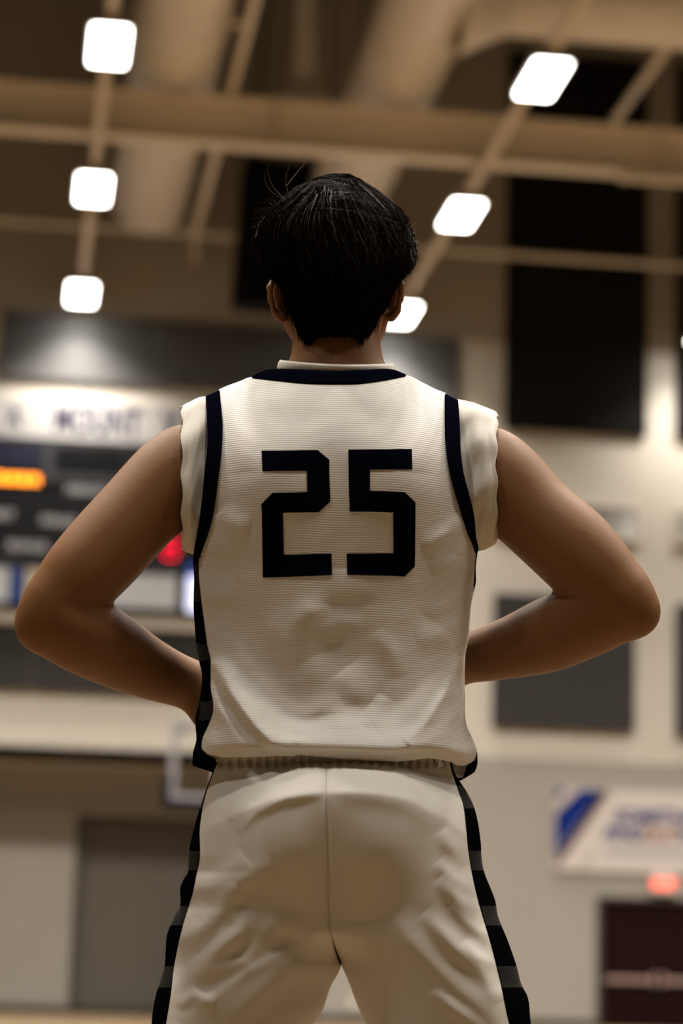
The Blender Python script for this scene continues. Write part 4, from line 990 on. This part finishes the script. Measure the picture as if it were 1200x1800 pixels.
fly = [((502, 352), (483, 332), (474, 315), (470, 300), (472, 288)), ((500, 350), (478, 338), (467, 322), (465, 305)), ((506, 338), (502, 322), (504, 304), (512, 284)), ((504, 326), (518, 308), (530, 294), (541, 281)),
       ((498, 348), (486, 346), (474, 347)), ((478, 364), (460, 366), (442, 364)), ((474, 368), (456, 369), (446, 371)), ((472, 373), (458, 372), (441, 383)), ((468, 378), (452, 383), (440, 384)), ((464, 388), (452, 391), (443, 392)),
       ((462, 392), (450, 396), (436, 402)), ((480, 362), (470, 355), (456, 356)), ((484, 358), (478, 350), (462, 350)), ((492, 352), (480, 352), (468, 362)),
       ((700, 371), (699, 355), (703, 346)), ((716, 396), (724, 386), (726, 378)), ((720, 402), (729, 392), (728, 385)), ((722, 412), (732, 408), (733, 403)), ((724, 425), (735, 424), (741, 428)), ((726, 438), (736, 436), (742, 440)),
       ((726, 446), (735, 452), (739, 458)), ((724, 452), (733, 460), (737, 466)), ((722, 464), (730, 470), (736, 470)), ((718, 474), (727, 478), (732, 474)), ((714, 404), (722, 398), (722, 392)), ((722, 456), (730, 452), (738, 450))]
for f_ in fly:
    f_ = np.array(f_, float); t = np.linspace(0, len(f_) - 1, 12)
    sm = np.stack([scurve(*[(i, f_[i, k]) for i in range(len(f_))])(t) for k in (0, 1)], 1)
    strand(at(sm[:, 0], sm[:, 1], 0.0), 0.00048)
for i in range(90):                                      # heavier locks that break the outline, mostly on the right
    sd = 1 if rng.random() < 0.68 else -1; q = np.linspace(0, 1, 9)
    y0 = rng.uniform(345, 440); l_ = rng.uniform(28, 60); t0 = sd * rng.uniform(1.25, 1.75)
    out_ = rng.uniform(0.002, 0.009) if sd > 0 else rng.uniform(0.001, 0.005)
    strand(hair_pt(t0 - sd * 0.12 * q, np.minimum(y0 + l_ * q, 486 + 8 * rng.random()), 0.0005 + out_ * q ** 1.6), rng.uniform(0.0006, 0.0016))
for i in range(260):                                     # locks lying over one another down the back
    t0 = rng.uniform(-1.3, 1.3); q = np.linspace(0, 1, 9); y0 = rng.uniform(318, 470)
    strand(hair_pt(t0 + 0.22 * (t0 + 0.5) * q, np.minimum(y0 + rng.uniform(40, 110) * q, 592), 0.0006 + 0.002 * q * rng.random()), rng.uniform(0.0005, 0.0013))
for i in range(900):                                     # clipped hair thinning out at the nape
    t0 = rng.uniform(-0.95, 0.95); q = np.linspace(0, 1, 4)
    e_ = 588 + 16 * math.exp(-((abs(t0) - 0.62) / 0.16) ** 2) + rng.normal(0, 7)
    strand(hair_pt(t0 + 0.05 * rng.normal() * q, e_ - 14 + 20 * q, 0.0012), 0.00016)
for i in range(260):                                     # short rim fuzz at both sides
    sd = rng.choice((-1, 1)); y0 = rng.uniform(330, 478); x0 = (hL(y0) if sd < 0 else hR(y0)) - sd * 3
    l_ = rng.uniform(4, 14); a_ = rng.normal(0.2, 0.7); q = np.linspace(0, 1, 5)
    strand(at(x0 + sd * l_ * q * math.cos(a_), y0 + l_ * q * math.sin(a_) + 3 * q * q, 0.02), 0.00025)
o = link('hair_strand', mesh_np('hair_strand', np.concatenate(tubesV), np.concatenate(tubesF)), [M_strand, M_glint, M_fly], hair, smooth=True)
o.data.polygons.foreach_set('material_index', np.concatenate([np.full(len(f), 2 if n_plain <= i < n_plain + len(fly) or i >= len(tubesF) - 260 else int(rng.random() < 0.22)) for i, f in enumerate(tubesF)]).astype(np.int32)); tag(o, kind='stuff')

# --- shoes and socks below the picture
for sx in (-1, 1):
    ax_ = 0.285 * sx
    Vs = Vol((ax_ - 0.09, -0.12, 0.0), (ax_ + 0.11 if sx > 0 else ax_ + 0.09, 0.24, 0.17), 0.005)
    Vs.cap((ax_, -0.045, 0.062), (ax_ + sx * 0.02, 0.15, 0.052), 0.045, 0.042, 0.01, sq=(1, 1, 0.9)); Vs.cap((ax_, -0.02, 0.06), (ax_, -0.008, 0.115), 0.05, 0.046, 0.02)
    Vs.cap((ax_ + sx * 0.005, 0.06, 0.07), (ax_ + sx * 0.02, 0.12, 0.055), 0.042, 0.04, 0.02)
    sh = link('shoe', Vs.mesh('shoe'), M_shoe, root, smooth=True)
    sb = MB(); n = 24; ou = []
    for k in range(n):
        a = 2 * math.pi * k / n; yy = 0.055 + 0.155 * math.cos(a); ou.append((ax_ + sx * 0.01 + sx * 0.012 * math.cos(a) + (0.045 + 0.006 * math.cos(a)) * math.sin(a), yy))
    sb.add([(x, y, 0.0) for x, y in ou] + [(x, y, 0.028) for x, y in ou], [tuple(range(n)), tuple(range(2 * n - 1, n - 1, -1))] + [(k, (k + 1) % n, n + (k + 1) % n, n + k) for k in range(n)])
    sb.build('sole', M_sole, sh)
    MB().lathe([(0.046, 0.11), (0.043, 0.15), (0.05, 0.22), (0.052, 0.225), (0.048, 0.226)], c=(ax_ - sx * 0.012, -0.005, 0), seg=20).build('sock', M_shoe, root, smooth=True)
